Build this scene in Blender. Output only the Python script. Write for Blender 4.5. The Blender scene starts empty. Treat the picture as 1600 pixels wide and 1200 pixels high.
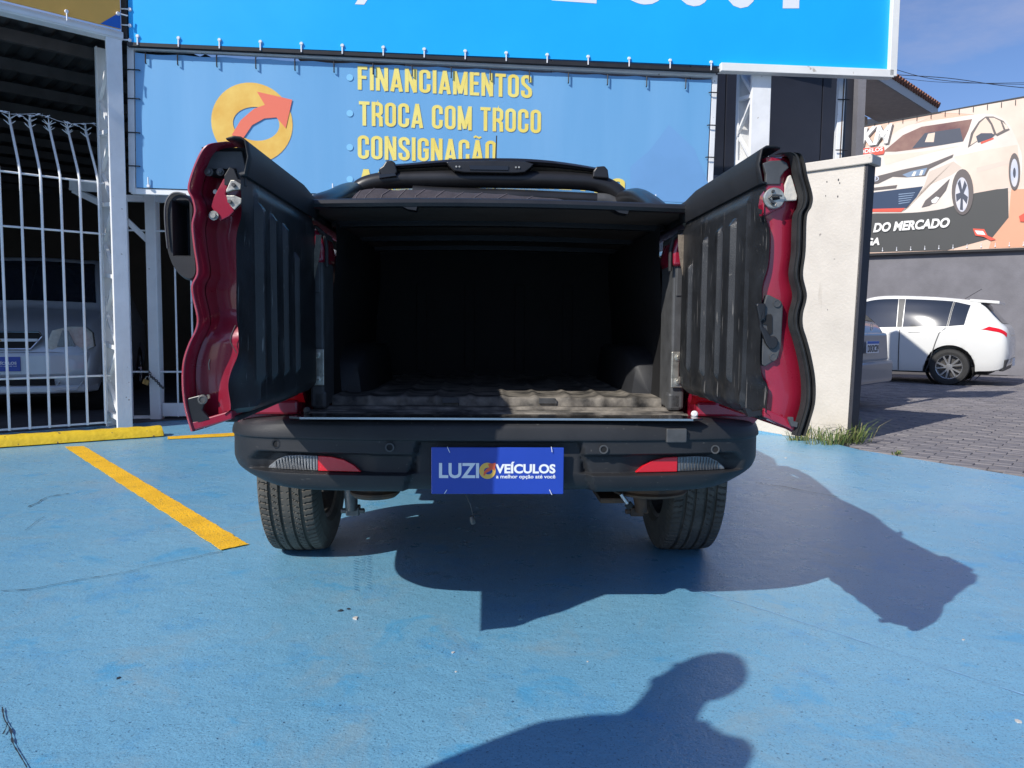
import bpy, bmesh, math, random
import numpy as np
from mathutils import Vector, Matrix, noise as mnoise
random.seed(7)
R = math.radians
sc = bpy.context.scene
COL = sc.collection
# ------------------------------------------------------------------ camera
CAM = Vector((0, 0, 0.94)); FPX = 1200.0
cd = bpy.data.cameras.new('camera'); cam = bpy.data.objects.new('camera', cd); COL.objects.link(cam)
cd.sensor_width = 36; cd.lens = 36*FPX/1600; cd.clip_start = 0.05; cd.clip_end = 3000
cam.location = CAM
CROT = Matrix.Rotation(R(90-4.3), 3, 'X') @ Matrix.Rotation(R(0.5), 3, 'Z')
cam.rotation_euler = CROT.to_euler()
sc.camera = cam
# ------------------------------------------------------------------ world, sun
SH = Vector((0.88, 0.885, -1.0))                # how far a shadow travels per metre of height
w = bpy.data.worlds.new('World'); sc.world = w; w.use_nodes = True
nt = w.node_tree; N = nt.nodes; L_ = nt.links; N.clear()
out = N.new('ShaderNodeOutputWorld'); bg = N.new('ShaderNodeBackground'); bg.inputs[1].default_value = 0.10
sky = N.new('ShaderNodeTexSky'); sky.sky_type = 'NISHITA'; sky.sun_disc = False
sky.sun_elevation = math.atan2(1, math.hypot(SH.x, SH.y)); sky.sun_rotation = math.atan2(-SH.x, -SH.y)
sky.air_density = 1.0; sky.dust_density = 0.6; sky.ozone_density = 4.0
tc = N.new('ShaderNodeTexCoord'); mp = N.new('ShaderNodeMapping'); mp.inputs['Scale'].default_value = (1.6, 1.6, 4.5)
nz = N.new('ShaderNodeTexNoise'); nz.inputs['Scale'].default_value = 2.3; nz.inputs['Detail'].default_value = 7; nz.inputs['Roughness'].default_value = .62
rp = N.new('ShaderNodeValToRGB'); rp.color_ramp.elements[0].position = .46; rp.color_ramp.elements[1].position = .78
rp.color_ramp.elements[0].color = (0, 0, 0, 1); rp.color_ramp.elements[1].color = (.75, .75, .75, 1)
mx = N.new('ShaderNodeMixRGB'); mx.inputs[2].default_value = (4.0, 4.6, 6.9, 1)
L_.new(tc.outputs['Generated'], mp.inputs[0]); L_.new(mp.outputs[0], nz.inputs[0]); L_.new(nz.outputs[0], rp.inputs[0])
tn = N.new('ShaderNodeMixRGB'); tn.blend_type = 'MULTIPLY'; tn.inputs[0].default_value = 1; tn.inputs[2].default_value = (1.02, 1.10, 1.34, 1)
L_.new(sky.outputs[0], tn.inputs[1]); L_.new(rp.outputs[0], mx.inputs[0]); L_.new(tn.outputs[0], mx.inputs[1]); L_.new(mx.outputs[0], bg.inputs[0]); L_.new(bg.outputs[0], out.inputs[0])
sd = bpy.data.lights.new('sun', 'SUN'); sun = bpy.data.objects.new('sun', sd); COL.objects.link(sun)
sd.energy = 4.75; sd.angle = R(.53); sd.color = (1.0, .955, .88)
sun.rotation_euler = SH.to_track_quat('-Z', 'Y').to_euler()
sc.view_settings.view_transform = 'Standard'; sc.view_settings.look = 'None'
sc.view_settings.exposure = 0.0; sc.view_settings.gamma = 1; sc.view_settings.use_curve_mapping = False
sc.render.engine = 'CYCLES'
sc.cycles.max_bounces = 6; sc.cycles.diffuse_bounces = 3; sc.cycles.glossy_bounces = 3; sc.cycles.use_denoising = True
# ------------------------------------------------------------------ helpers
def ray(u, v): return (CROT @ Vector(((u-800)/FPX, -(v-600)/FPX, -1))).normalized()
def at(u, v, Y):
    d = ray(u, v); return CAM + d*(Y/d.y)
def gnd(u, v, z=0.0):
    d = ray(u, v); return CAM + d*((z-CAM.z)/d.z)
def onplane(u, v, p, n):
    d = ray(u, v); return CAM + d*((Vector(p)-CAM).dot(n)/d.dot(n))

def mat(name, col, rough=.5, metal=0, var=0, vs=6, bump=0, bs=60, coat=0, spec=.5, col2=None, speck=None, trans=0, emit=None, stretch=None, scratch=None):
    m = bpy.data.materials.new(name); m.use_nodes = True
    n = m.node_tree.nodes; l = m.node_tree.links; b = n['Principled BSDF']
    b.inputs['Base Color'].default_value = (*col, 1); b.inputs['Roughness'].default_value = rough; b.inputs['Metallic'].default_value = metal
    b.inputs['Specular IOR Level'].default_value = spec
    if coat: b.inputs['Coat Weight'].default_value = coat; b.inputs['Coat Roughness'].default_value = .05
    if trans: b.inputs['Transmission Weight'].default_value = trans
    if emit: b.inputs['Emission Color'].default_value = (*emit[:3], 1); b.inputs['Emission Strength'].default_value = emit[3]
    t = n.new('ShaderNodeTexCoord'); src = t.outputs['Object']
    if stretch:
        mpn = n.new('ShaderNodeMapping'); mpn.inputs['Scale'].default_value = stretch; l.new(src, mpn.inputs[0]); src = mpn.outputs[0]
    last = None
    if var or col2:
        z = n.new('ShaderNodeTexNoise'); z.inputs['Scale'].default_value = vs; z.inputs['Detail'].default_value = 6; z.inputs['Roughness'].default_value = .6
        l.new(src, z.inputs['Vector'])
        r = n.new('ShaderNodeValToRGB'); r.color_ramp.elements[0].position = .35; r.color_ramp.elements[1].position = .68
        c2 = col2 or tuple(min(1, c*(1+var)) for c in col); c1 = col if col2 else tuple(c*(1-var) for c in col)
        r.color_ramp.elements[0].color = (*c1, 1); r.color_ramp.elements[1].color = (*c2, 1)
        l.new(z.outputs[0], r.inputs[0]); last = r.outputs[0]
        mr = n.new('ShaderNodeMapRange'); mr.inputs[3].default_value = max(0.02, rough-.08); mr.inputs[4].default_value = min(1, rough+.1)
        l.new(z.outputs[0], mr.inputs[0]); l.new(mr.outputs[0], b.inputs['Roughness'])
    if speck:   # (scale, threshold, colour)
        z = n.new('ShaderNodeTexNoise'); z.inputs['Scale'].default_value = speck[0]; z.inputs['Detail'].default_value = 2
        l.new(src, z.inputs['Vector'])
        r = n.new('ShaderNodeValToRGB'); r.color_ramp.elements[0].position = speck[1]; r.color_ramp.elements[1].position = speck[1]+.03
        l.new(z.outputs[0], r.inputs[0])
        x = n.new('ShaderNodeMixRGB'); x.inputs[2].default_value = (*speck[2], 1); l.new(r.outputs[0], x.inputs[0])
        if last: l.new(last, x.inputs[1])
        else: x.inputs[1].default_value = (*col, 1)
        last = x.outputs[0]
    if scratch:  # (mapping scale, threshold, colour): thin elongated scuffs
        q = n.new('ShaderNodeMapping'); q.inputs['Scale'].default_value = scratch[0]; q.inputs['Rotation'].default_value = (.12, .08, .1)
        l.new(t.outputs['Object'], q.inputs[0])
        z = n.new('ShaderNodeTexNoise'); z.inputs['Scale'].default_value = 1; z.inputs['Detail'].default_value = 4; l.new(q.outputs[0], z.inputs['Vector'])
        r = n.new('ShaderNodeValToRGB'); r.color_ramp.elements[0].position = scratch[1]; r.color_ramp.elements[1].position = scratch[1]+.04
        l.new(z.outputs[0], r.inputs[0])
        x = n.new('ShaderNodeMixRGB'); x.inputs[2].default_value = (*scratch[2], 1); l.new(r.outputs[0], x.inputs[0])
        if last: l.new(last, x.inputs[1])
        else: x.inputs[1].default_value = (*col, 1)
        last = x.outputs[0]
    if last: l.new(last, b.inputs['Base Color'])
    if bump:
        z = n.new('ShaderNodeTexNoise'); z.inputs['Scale'].default_value = bs; z.inputs['Detail'].default_value = 4
        l.new(src, z.inputs['Vector'])
        u = n.new('ShaderNodeBump'); u.inputs['Strength'].default_value = bump; u.inputs['Distance'].default_value = .01
        l.new(z.outputs[0], u.inputs['Height']); l.new(u.outputs[0], b.inputs['Normal'])
    return m

M = {}
M['plastic'] = mat('black_plastic', (.022, .023, .026), .48, var=.25, vs=5, bump=.12, bs=500, spec=.32, scratch=((90, 6, 14), .74, (.09, .09, .09)))
M['bumper'] = mat('bumper_plastic', (.024, .025, .028), .5, var=.22, vs=4, bump=.14, bs=600, spec=.34, speck=(90, .72, (.08, .076, .072)), scratch=((30, 30, 160), .70, (.07, .068, .066)))
M['liner'] = mat('liner_plastic', (.019, .020, .022), .36, var=.35, vs=9, bump=.12, bs=400, scratch=((150, 150, 9), .655, (.15, .14, .13)), speck=(120, .72, (.09, .085, .08)))
M['gloss_black'] = mat('gloss_black', (.012, .012, .014), .18, coat=.4)
M['satin_black'] = mat('satin_black', (.016, .016, .018), .34, var=.2)
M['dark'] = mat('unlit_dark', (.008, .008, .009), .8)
M['red'] = mat('red_paint', (.30, .012, .035), .28, coat=.8, var=.06, vs=12, speck=(220, .78, (.38, .2, .2)))
M['redlens'] = mat('red_lens', (.65, .008, .015), .15, coat=.6)
M['clear'] = mat('clear_lens', (.16, .165, .17), .12, coat=1, var=.3, vs=120, stretch=(1, 1, .2))
M['steel'] = mat('zinc_steel', (.5, .48, .42), .38, metal=.75, var=.25, vs=40, bump=.1)
M['darksteel'] = mat('dark_steel', (.12, .115, .11), .4, metal=.7, var=.3, vs=30)
M['greyplastic'] = mat('grey_plastic', (.07, .072, .075), .5, var=.2, vs=20)
M['rubber'] = mat('rubber', (.022, .022, .022), .65, var=.3, vs=30, bump=.1)
M['tyre'] = mat('tyre', (.085, .078, .066), .8, var=.3, vs=12, bump=.1, bs=200)
M['rust'] = mat('rusty_steel', (.16, .09, .05), .7, metal=.3, col2=(.06, .05, .045), vs=14, bump=.2)
M['dust'] = mat('dusty_liner', (.022, .021, .020), .7, col2=(.29, .26, .22), vs=11, bump=.35, bs=45)
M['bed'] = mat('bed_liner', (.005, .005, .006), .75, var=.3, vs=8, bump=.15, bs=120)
M['cover'] = mat('tonneau_vinyl', (.022, .021, .020), .55, var=.2, vs=3, bump=.08, bs=300)
M['coverin'] = mat('cover_underside', (.06, .045, .036), .7, var=.35, vs=2.5)
M['alu'] = mat('aluminium_strip', (.55, .55, .56), .25, metal=.9)
M['strap_and_bounce'] = mat('strap_and_bounce', (.20, .16, .12), .8, var=.2, vs=60, bump=.3, bs=300)  # webbing brown; also painted under the spoiler as reflected light
M['white'] = mat('white_paint', (.85, .85, .84), .42, var=.08, vs=3, bump=.08, bs=60, speck=(25, .74, (.42, .38, .33)))
M['whiteframe'] = mat('white_frame', (.82, .815, .78), .5, var=.08, vs=2, speck=(9, .70, (.5, .46, .4)), bump=.1, bs=20)
M['blacksteel'] = mat('black_steel', (.02, .02, .022), .5, var=.2)
M['signblue'] = mat('sign_blue', (.006, .43, .93), .42, var=.035, vs=1.2, bump=.06, bs=3)
M['bannerblue'] = mat('banner_blue', (.155, .39, .66), .34, col2=(.20, .44, .71), vs=1.6, bump=.35, bs=2.2, stretch=(1, 1, .12))
M['orange'] = mat('sign_orange', (.82, .44, .09), .5, var=.05, vs=2)
M['deepblue'] = mat('print_deep_blue', (.01, .12, .5), .5)
M['yellowprint'] = mat('print_yellow', (.88, .68, .13), .5, col2=(.92, .80, .24), vs=3)
M['ring'] = mat('print_gold', (.80, .44, .07), .45, col2=(.90, .60, .14), vs=4)
M['arrow'] = mat('print_red', (.88, .13, .05), .45)
M['arrowsoft'] = mat('print_coral', (.88, .20, .12), .45)
M['dotblue'] = mat('print_light_blue', (.25, .58, .85), .45)
M['whiteprint'] = mat('print_white', (.82, .83, .86), .45)
M['plateblue'] = mat('plate_blue', (.016, .055, .40), .3, var=.05, coat=.3)
M['wallgrey'] = mat('wall_grey_plaster', (.19, .185, .20), .85, var=.12, vs=2.5, bump=.3, bs=40)
M['wallnavy'] = mat('dark_cladding', (.022, .024, .034), .42, var=.25, vs=.8, bump=.05, bs=6)
M['wallcream'] = mat('cream_plaster', (.63, .575, .50), .85, var=.10, vs=1.6, bump=.3, bs=45, speck=(11, .735, (.28, .25, .22)), scratch=((7, 7, .7), .60, (.52, .47, .40)))
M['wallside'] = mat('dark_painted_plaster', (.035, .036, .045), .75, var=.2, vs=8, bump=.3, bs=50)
M['interior'] = mat('shed_wall', (.07, .057, .045), .85, var=.2, vs=1.5)
M['sheet'] = mat('roof_sheet', (.05, .045, .042), .6, var=.3, vs=2)
M['purlin'] = mat('purlin_steel', (.085, .072, .065), .6, var=.2)
M['asphalt'] = mat('asphalt', (.075, .072, .078), .85, var=.25, vs=8, bump=.4, bs=120)
M['joint'] = mat('paver_joint', (.09, .082, .08), .95, var=.3, vs=30, bump=.3)
M['paver'] = mat('paver_concrete', (.185, .172, .180), .85, var=.24, vs=5, bump=.35, bs=90)
M['paver2'] = mat('paver_concrete_worn', (.215, .198, .200), .85, var=.24, vs=5, bump=.35, bs=90)
M['kerbyellow'] = mat('kerb_yellow', (.72, .49, .02), .6, var=.1, vs=9, bump=.5, bs=30, speck=(16, .68, (.16, .11, .05)))
M['lineyellow'] = mat('line_yellow', (.84, .47, .012), .6, var=.12, vs=5, bump=.5, bs=120, speck=(75, .635, (.40, .26, .06)))
M['crack'] = mat('crack_dark', (.02, .03, .045), .9)
M['crackpale'] = mat('joint_pale', (.24, .47, .68), .8, var=.2, vs=20)
M['chip'] = mat('paint_chip', (.55, .52, .48), .8)
M['grass'] = mat('grass', (.09, .15, .03), .7, col2=(.19, .24, .07), vs=30)
M['grassdry'] = mat('grass_dry', (.30, .27, .12), .8)
M['silver'] = mat('silver_paint', (.55, .59, .63), .3, metal=.25, coat=.5)
M['bluegrey'] = mat('blue_grey_paint', (.12, .17, .24), .3, metal=.45, coat=.6)
M['carwhite'] = mat('white_car_paint', (.78, .78, .75), .22, coat=.7)
M['glass'] = mat('car_glass', (.015, .02, .03), .05, coat=.6, spec=.9)
M['chrome'] = mat('chrome', (.7, .7, .7), .12, metal=1)
M['headlight'] = mat('headlight_lens', (.42, .42, .38), .12, coat=.8, var=.15, vs=25)
M['rim'] = mat('alloy_rim', (.6, .6, .6), .25, metal=.8)
M['brass'] = mat('brass', (.45, .28, .10), .35, metal=.8)
M['tile'] = mat('clay_tile', (.24, .10, .06), .8, var=.35, vs=6)
M['soffit'] = mat('soffit_plaster', (.78, .68, .60), .85, var=.08)
M['fascia'] = mat('fascia_white', (.62, .62, .60), .7)
M['cable'] = mat('cable', (.03, .03, .035), .7)
M['quilt'] = mat('quilt_fabric', (.045, .038, .045), .85, var=.2, vs=20, bump=.3, bs=120)
M['quiltline'] = mat('quilt_stitching', (.15, .13, .14), .85)
M['sandwall'] = mat('sand_wall', (.62, .50, .30), .8, var=.06)
M['skin'] = mat('skin', (.36, .2, .13), .5); M['shirt'] = mat('navy_shirt', (.03, .04, .09), .85, var=.2, bump=.2)
M['jeans'] = mat('jeans', (.04, .06, .12), .85, var=.2, bump=.2); M['hair'] = mat('hair', (.015, .01, .008), .7, bump=.4, bs=80)

def blue_floor():
    m = bpy.data.materials.new('blue_floor_paint'); m.use_nodes = True
    n = m.node_tree.nodes; l = m.node_tree.links; b = n['Principled BSDF']
    t = n.new('ShaderNodeTexCoord')
    def noise(s, det=6, ro=.6, dist=0):
        z = n.new('ShaderNodeTexNoise'); z.inputs['Scale'].default_value = s; z.inputs['Detail'].default_value = det
        z.inputs['Roughness'].default_value = ro; z.inputs['Distortion'].default_value = dist; l.new(t.outputs['Object'], z.inputs['Vector']); return z.outputs[0]
    def ramp(i, p0, p1, c0=(0, 0, 0), c1=(1, 1, 1)):
        r = n.new('ShaderNodeValToRGB'); r.color_ramp.elements[0].position = p0; r.color_ramp.elements[1].position = p1
        r.color_ramp.elements[0].color = (*c0, 1); r.color_ramp.elements[1].color = (*c1, 1); l.new(i, r.inputs[0]); return r.outputs[0]
    def mix(f, a, c):
        x = n.new('ShaderNodeMixRGB'); l.new(f, x.inputs[0]); l.new(a, x.inputs[1])
        if isinstance(c, tuple): x.inputs[2].default_value = (*c, 1)
        else: l.new(c, x.inputs[2])
        return x.outputs[0]
    base = ramp(noise(1.1), .32, .7, (.140, .365, .545), (.195, .430, .600))
    base = mix(ramp(noise(3.1, 5, .7), .55, .75), base, (.085, .33, .60))
    wear = ramp(noise(.75, 7, .65, .6), .55, .78, (0, 0, 0), (.6, .6, .6))
    base = mix(wear, base, (.27, .36, .45))
    base = mix(ramp(noise(7, 6, .7), .66, .74, (0, 0, 0), (.5, .5, .5)), base, (.24, .40, .53))
    base = mix(ramp(noise(190, 3, .6), .57, .64, (0, 0, 0), (.8, .8, .8)), base, (.07, .18, .30))
    base = mix(ramp(noise(95, 3, .65), .60, .66, (0, 0, 0), (.7, .7, .7)), base, (.06, .15, .25))
    base = mix(ramp(noise(1.9, 8, .72, 1.4), .53, .68, (0, 0, 0), (.55, .55, .55)), base, (.25, .37, .43))
    base = mix(ramp(noise(4.2, 6, .65, .6), .57, .66, (0, 0, 0), (.65, .65, .65)), base, (.07, .34, .60))
    base = mix(ramp(noise(70, 3, .6), .655, .70), base, (.03, .08, .15))
    base = mix(ramp(noise(45, 3, .6), .73, .75), base, (.35, .45, .5))
    l.new(base, b.inputs['Base Color']); b.inputs['Specular IOR Level'].default_value = .85
    ro = n.new('ShaderNodeMapRange'); ro.inputs[3].default_value = .22; ro.inputs[4].default_value = .36; l.new(noise(9), ro.inputs[0]); l.new(ro.outputs[0], b.inputs['Roughness'])
    b1 = n.new('ShaderNodeBump'); b1.inputs['Strength'].default_value = .5; b1.inputs['Distance'].default_value = .005; l.new(noise(120, 5, .7), b1.inputs['Height'])
    b2 = n.new('ShaderNodeBump'); b2.inputs['Strength'].default_value = .25; b2.inputs['Distance'].default_value = .02; l.new(noise(14, 4), b2.inputs['Height'])
    l.new(b1.outputs[0], b2.inputs['Normal']); l.new(b2.outputs[0], b.inputs['Normal'])
    return m
M['floor'] = blue_floor()

class MB:
    def __init__(s): s.v = []; s.f = []
    def add(s, vs, fs):
        o = len(s.v); s.v += [tuple(p) for p in vs]; s.f += [tuple(i+o for i in q) for q in fs]; return s
    def box(s, c, d, rot=None):
        hx, hy, hz = d[0]/2, d[1]/2, d[2]/2; c = Vector(c)
        vs = [Vector((x, y, z)) for x in (-hx, hx) for y in (-hy, hy) for z in (-hz, hz)]
        if rot is not None: vs = [rot @ p for p in vs]
        return s.add([p+c for p in vs], [(0, 1, 3, 2), (4, 6, 7, 5), (0, 4, 5, 1), (2, 3, 7, 6), (0, 2, 6, 4), (1, 5, 7, 3)])
    def bar(s, a, b, wd, ht, up=(0, 0, 1)):      # rectangular bar from a to b
        a, b = Vector(a), Vector(b); d = (b-a).normalized(); up = Vector(up)
        x = d.cross(up).normalized(); u = x.cross(d).normalized(); vs = []
        for p in (a, b):
            for i, j in ((-1, -1), (1, -1), (1, 1), (-1, 1)): vs.append(p + x*i*wd/2 + u*j*ht/2)
        return s.add(vs, [(3, 2, 1, 0), (4, 5, 6, 7), (0, 1, 5, 4), (1, 2, 6, 5), (2, 3, 7, 6), (3, 0, 4, 7)])
    def tube(s, pts, r, n=8, cap=True):
        pts = [Vector(p) for p in pts]; rr = r if isinstance(r, (list, tuple)) else [r]*len(pts)
        rings = []; prev = None
        for i, p in enumerate(pts):
            d = (pts[min(i+1, len(pts)-1)]-pts[max(i-1, 0)]).normalized()
            if prev is None: x = d.orthogonal().normalized()
            else: x = (prev - d*prev.dot(d)); x = x.normalized() if x.length > 1e-6 else d.orthogonal().normalized()
            prev = x; y = d.cross(x); rings.append([p+(x*math.cos(2*math.pi*k/n)+y*math.sin(2*math.pi*k/n))*rr[i] for k in range(n)])
        o = len(s.v); 
        for g in rings: s.v += [tuple(q) for q in g]
        for i in range(len(rings)-1):
            for k in range(n): s.f.append((o+i*n+k, o+i*n+(k+1) % n, o+(i+1)*n+(k+1) % n, o+(i+1)*n+k))
        if cap: s.f.append(tuple(o+k for k in reversed(range(n)))); s.f.append(tuple(o+(len(rings)-1)*n+k for k in range(n)))
        return s
    def cyl(s, a, b, r, n=16, r2=None): return s.tube([a, b], [r, r if r2 is None else r2], n)
    def prism(s, loop, off):                      # closed 3D loop extruded by vector off
        n = len(loop); off = Vector(off)
        return s.add([Vector(p) for p in loop]+[Vector(p)+off for p in loop],
              [tuple(range(n)), tuple(range(2*n-1, n-1, -1))]+[(i, (i+1) % n, (i+1) % n+n, i+n)[::-1] for i in range(n)])
    def grid(s, rows):                            # rows of equal length
        o = len(s.v); m = len(rows[0])
        for r_ in rows: s.v += [tuple(p) for p in r_]
        for i in range(len(rows)-1):
            for j in range(m-1): s.f.append((o+i*m+j, o+i*m+j+1, o+(i+1)*m+j+1, o+(i+1)*m+j))
        return s
    def lathe(s, c, axis, prof, n=32, a0=0, a1=2*math.pi):  # prof: (distance along axis, radius)
        c = Vector(c); ax = Vector(axis).normalized(); x = ax.orthogonal().normalized(); y = ax.cross(x)
        full = abs(a1-a0-2*math.pi) < 1e-6; m = n if full else n+1; o = len(s.v)
        for h, r in prof:
            for k in range(m):
                a = a0+(a1-a0)*k/n; s.v.append(tuple(c+ax*h+(x*math.cos(a)+y*math.sin(a))*r))
        for i in range(len(prof)-1):
            for k in range(n): k2 = (k+1) % m; s.f.append((o+i*m+k, o+i*m+k2, o+(i+1)*m+k2, o+(i+1)*m+k))
        return s
    def mesh(s, name):
        me = bpy.data.meshes.new(name); me.from_pydata(s.v, [], s.f); me.update(); return me
    def build(s, name, m, parent=None, smooth=False, bevel=0, world=False, fix=True, angle=35, subsurf=0):
        if world and parent is not None:
            inv = MW[parent.name].inverted(); s.v = [tuple(inv @ Vector(p)) for p in s.v]
        me = s.mesh(name)
        if fix:
            b = bmesh.new(); b.from_mesh(me); bmesh.ops.remove_doubles(b, verts=b.verts, dist=1e-5); bmesh.ops.recalc_face_normals(b, faces=b.faces); b.to_mesh(me); b.free()
        me.materials.append(m if not isinstance(m, str) else M[m])
        o = bpy.data.objects.new(name, me); COL.objects.link(o)
        if parent is not None: o.parent = parent
        if smooth:
            try: me.shade_smooth()
            except Exception: pass
            try: me.set_sharp_from_angle(angle=R(angle))
            except Exception: pass
        if bevel:
            md = o.modifiers.new('bevel', 'BEVEL'); md.width = bevel; md.segments = 2; md.limit_method = 'ANGLE'; md.angle_limit = R(40)
        if subsurf:
            md = o.modifiers.new('sub', 'SUBSURF'); md.levels = md.render_levels = subsurf
        return o
MW = {}
def tag(o, label=None, cat=None, group=None, kind=None):
    if label: o['label'] = label
    if cat: o['category'] = cat
    if group: o['group'] = group
    if kind: o['kind'] = kind
    return o
def thing(name, loc, label, cat, rz=0, group=None):
    o = bpy.data.objects.new(name, None); COL.objects.link(o); o.location = loc; o.rotation_euler = (0, 0, rz)
    o.empty_display_size = .2
    MW[o.name] = Matrix.Translation(Vector(loc)) @ Matrix.Rotation(rz, 4, 'Z')
    return tag(o, label, cat, group)
def shared(name, me, parent, loc=None, rot=None, scale=None):
    o = bpy.data.objects.new(name, me); COL.objects.link(o); o.parent = parent
    if loc is not None: o.location = loc
    if rot is not None: o.rotation_euler = rot
    if scale is not None: o.scale = scale
    return o
def smoothpath(pts, k=6, closed=False):
    P = [Vector(p) for p in pts]; n = len(P); out = []
    rng = range(n if closed else n-1)
    for i in rng:
        p0 = P[(i-1) % n] if closed or i > 0 else P[0]; p1 = P[i]; p2 = P[(i+1) % n]; p3 = P[(i+2) % n] if closed or i+2 < n else P[-1]
        for j in range(k):
            t = j/k; out.append(.5*((2*p1)+(-p0+p2)*t+(2*p0-5*p1+4*p2-p3)*t*t+(-p0+3*p1-3*p2+p3)*t**3))
    if not closed: out.append(P[-1])
    return out
# flat print: lettering and shapes on a plane
def text_geo(s, offset=0.0, shear=0.0, spacing=1.0):
    c = bpy.data.curves.new('t', 'FONT'); c.body = s; c.size = 1; c.offset = offset; c.shear = shear; c.space_character = spacing; c.resolution_u = 4
    o = bpy.data.objects.new('t', c); COL.objects.link(o)
    dg = bpy.context.evaluated_depsgraph_get(); me = bpy.data.meshes.new_from_object(o.evaluated_get(dg))
    V = [tuple(v.co) for v in me.vertices]; F = [tuple(p.vertices) for p in me.polygons]
    bpy.data.objects.remove(o); bpy.data.meshes.remove(me); bpy.data.curves.remove(c)
    return V, F
def print_text(s, org, ux, uz, width, height, m, name, parent, offset=0.02, shear=0, spacing=1, world=True, nrm=None):
    V, F = text_geo(s, offset, shear, spacing); xs = [v[0] for v in V]; ys = [v[1] for v in V]
    x0, x1, y0, y1 = min(xs), max(xs), min(ys), max(ys); org, ux, uz = Vector(org), Vector(ux), Vector(uz)
    b = MB(); b.add([org+ux*((v[0]-x0)/(x1-x0)*width)+uz*((v[1]-y0)/(y1-y0)*height) for v in V], F)
    return b.build(name, m, parent, world=world, fix=False)

# own condensed sign lettering: strokes with constant width
def arc(cx, cy, rx, ry, a0, a1, n=7): return [(cx+rx*math.cos(R(a0+(a1-a0)*i/n)), cy+ry*math.sin(R(a0+(a1-a0)*i/n))) for i in range(n+1)]
def glyph(ch):
    W = .40; t = .135; h = t/2; l, r, b, T = h, W-h, h, 1-h; rx = (r-l)/2; cx = W/2; ry = .12
    top = arc(cx, T-ry, rx, ry, 180, 0); bot = arc(cx, b+ry, rx, ry, 0, -180)
    g = {'I': (t, [[(h, 0), (h, 1)]]), 'F': (.34, [[(h, 0), (h, 1)], [(0, T), (.33, T)], [(0, .53), (.30, .53)]]),
         'E': (.34, [[(h, 0), (h, 1)], [(0, T), (.34, T)], [(0, .53), (.31, .53)], [(0, b), (.34, b)]]),
         'L': (.33, [[(h, 0), (h, 1)], [(0, b), (.33, b)]]), 'T': (.38, [[(.19, 0), (.19, 1)], [(0, T), (.38, T)]]),
         'N': (.42, [[(h, 0), (h, 1)], [(.42-h, 0), (.42-h, 1)], [(h*.9, 1), (.42-h*.9, 0)]]),
         'M': (.52, [[(h, 0), (h, 1)], [(.52-h, 0), (.52-h, 1)], [(h, .98), (.26, .05)], [(.52-h, .98), (.26, .05)]]),
         'A': (.43, [[(h*.9, 0), (.215, 1)], [(.43-h*.9, 0), (.215, 1)], [(.1, .24), (.33, .24)]]),
         'O': (W, [top+bot+[top[0]]]), 'C': (W, [[(r, .62)]+top[::-1]+bot[::-1]+[(r, .38)]]),
         'G': (W, [[(r, .66)]+top[::-1]+bot[::-1]+[(r, .48)], [(r+h, .48), (cx, .48)]]),
         'D': (W, [[(h, b), (cx-.02, b)]+arc(cx-.02, b+.14, r-cx+.02, .14, -90, 0)+arc(cx-.02, T-.14, r-cx+.02, .14, 0, 90)+[(h, T)], [(h, 0), (h, 1)]]),
         'R': (W, [[(h, 0), (h, 1)], [(h, T), (cx, T)]+arc(cx, T-.12, rx, .12, 90, 0)+arc(cx, .48+.12, rx, .12, 0, -90)+[(h, .48)], [(cx+.02, .46), (r-.01, .35), (r, 0)]]),
         'S': (W, [[(r, .68)]+top[::-1]+[(l, .72), (l+.02, .62), (cx, .5), (r-.02, .38), (r, .28)]+bot+[(l, .32)]]),
         ' ': (.17, [])}
    return g[ch], t
def print_condensed(s, org, ux, uz, height, m, name, parent, n, xs=1.0):
    b = MB(); x = 0; org, ux, uz, n = Vector(org), Vector(ux), Vector(uz), Vector(n); lay = 0
    for ch in s:
        extra = []
        base = {'Ç': 'C', 'Ã': 'A'}.get(ch, ch)
        (wd, strokes), t = glyph(base)
        if ch == 'Ç': extra = [[(.2, 0), (.2, -.10), (.15, -.16)]]
        if ch == 'Ã': extra = [[(.08, 1.10), (.15, 1.16), (.28, 1.09), (.35, 1.15)]]
        for st, tt in [(q, t) for q in strokes]+[(q, .07) for q in extra]:
            lay += 1; P = [Vector((p[0], p[1], 0)) for p in st]; closed = (P[0]-P[-1]).length < 1e-6; L, Rr = [], []; k = len(P)
            for i, p in enumerate(P):
                a = P[i-1] if i > 0 else (P[-2] if closed else None); c = P[i+1] if i < k-1 else (P[1] if closed else None)
                d1 = (p-a).normalized() if a is not None else None; d2 = (c-p).normalized() if c is not None else None
                d1 = d1 if d1 is not None else d2; d2 = d2 if d2 is not None else d1
                d = (d1+d2).normalized(); nn = Vector((-d.y, d.x, 0)); q = max(.4, nn.dot(Vector((-d1.y, d1.x, 0))))
                L.append(p+nn*tt/2/q); Rr.append(p-nn*tt/2/q)
            f = lambda p: org+ux*((x+p.x)*height*xs)+uz*(p.y*height)+n*(.0004*(lay % 4))
            b.grid([[f(p) for p in L], [f(p) for p in Rr]])
        x += wd+.075
    return b.build(name, m, parent, world=True, fix=False), x*height*xs
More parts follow.
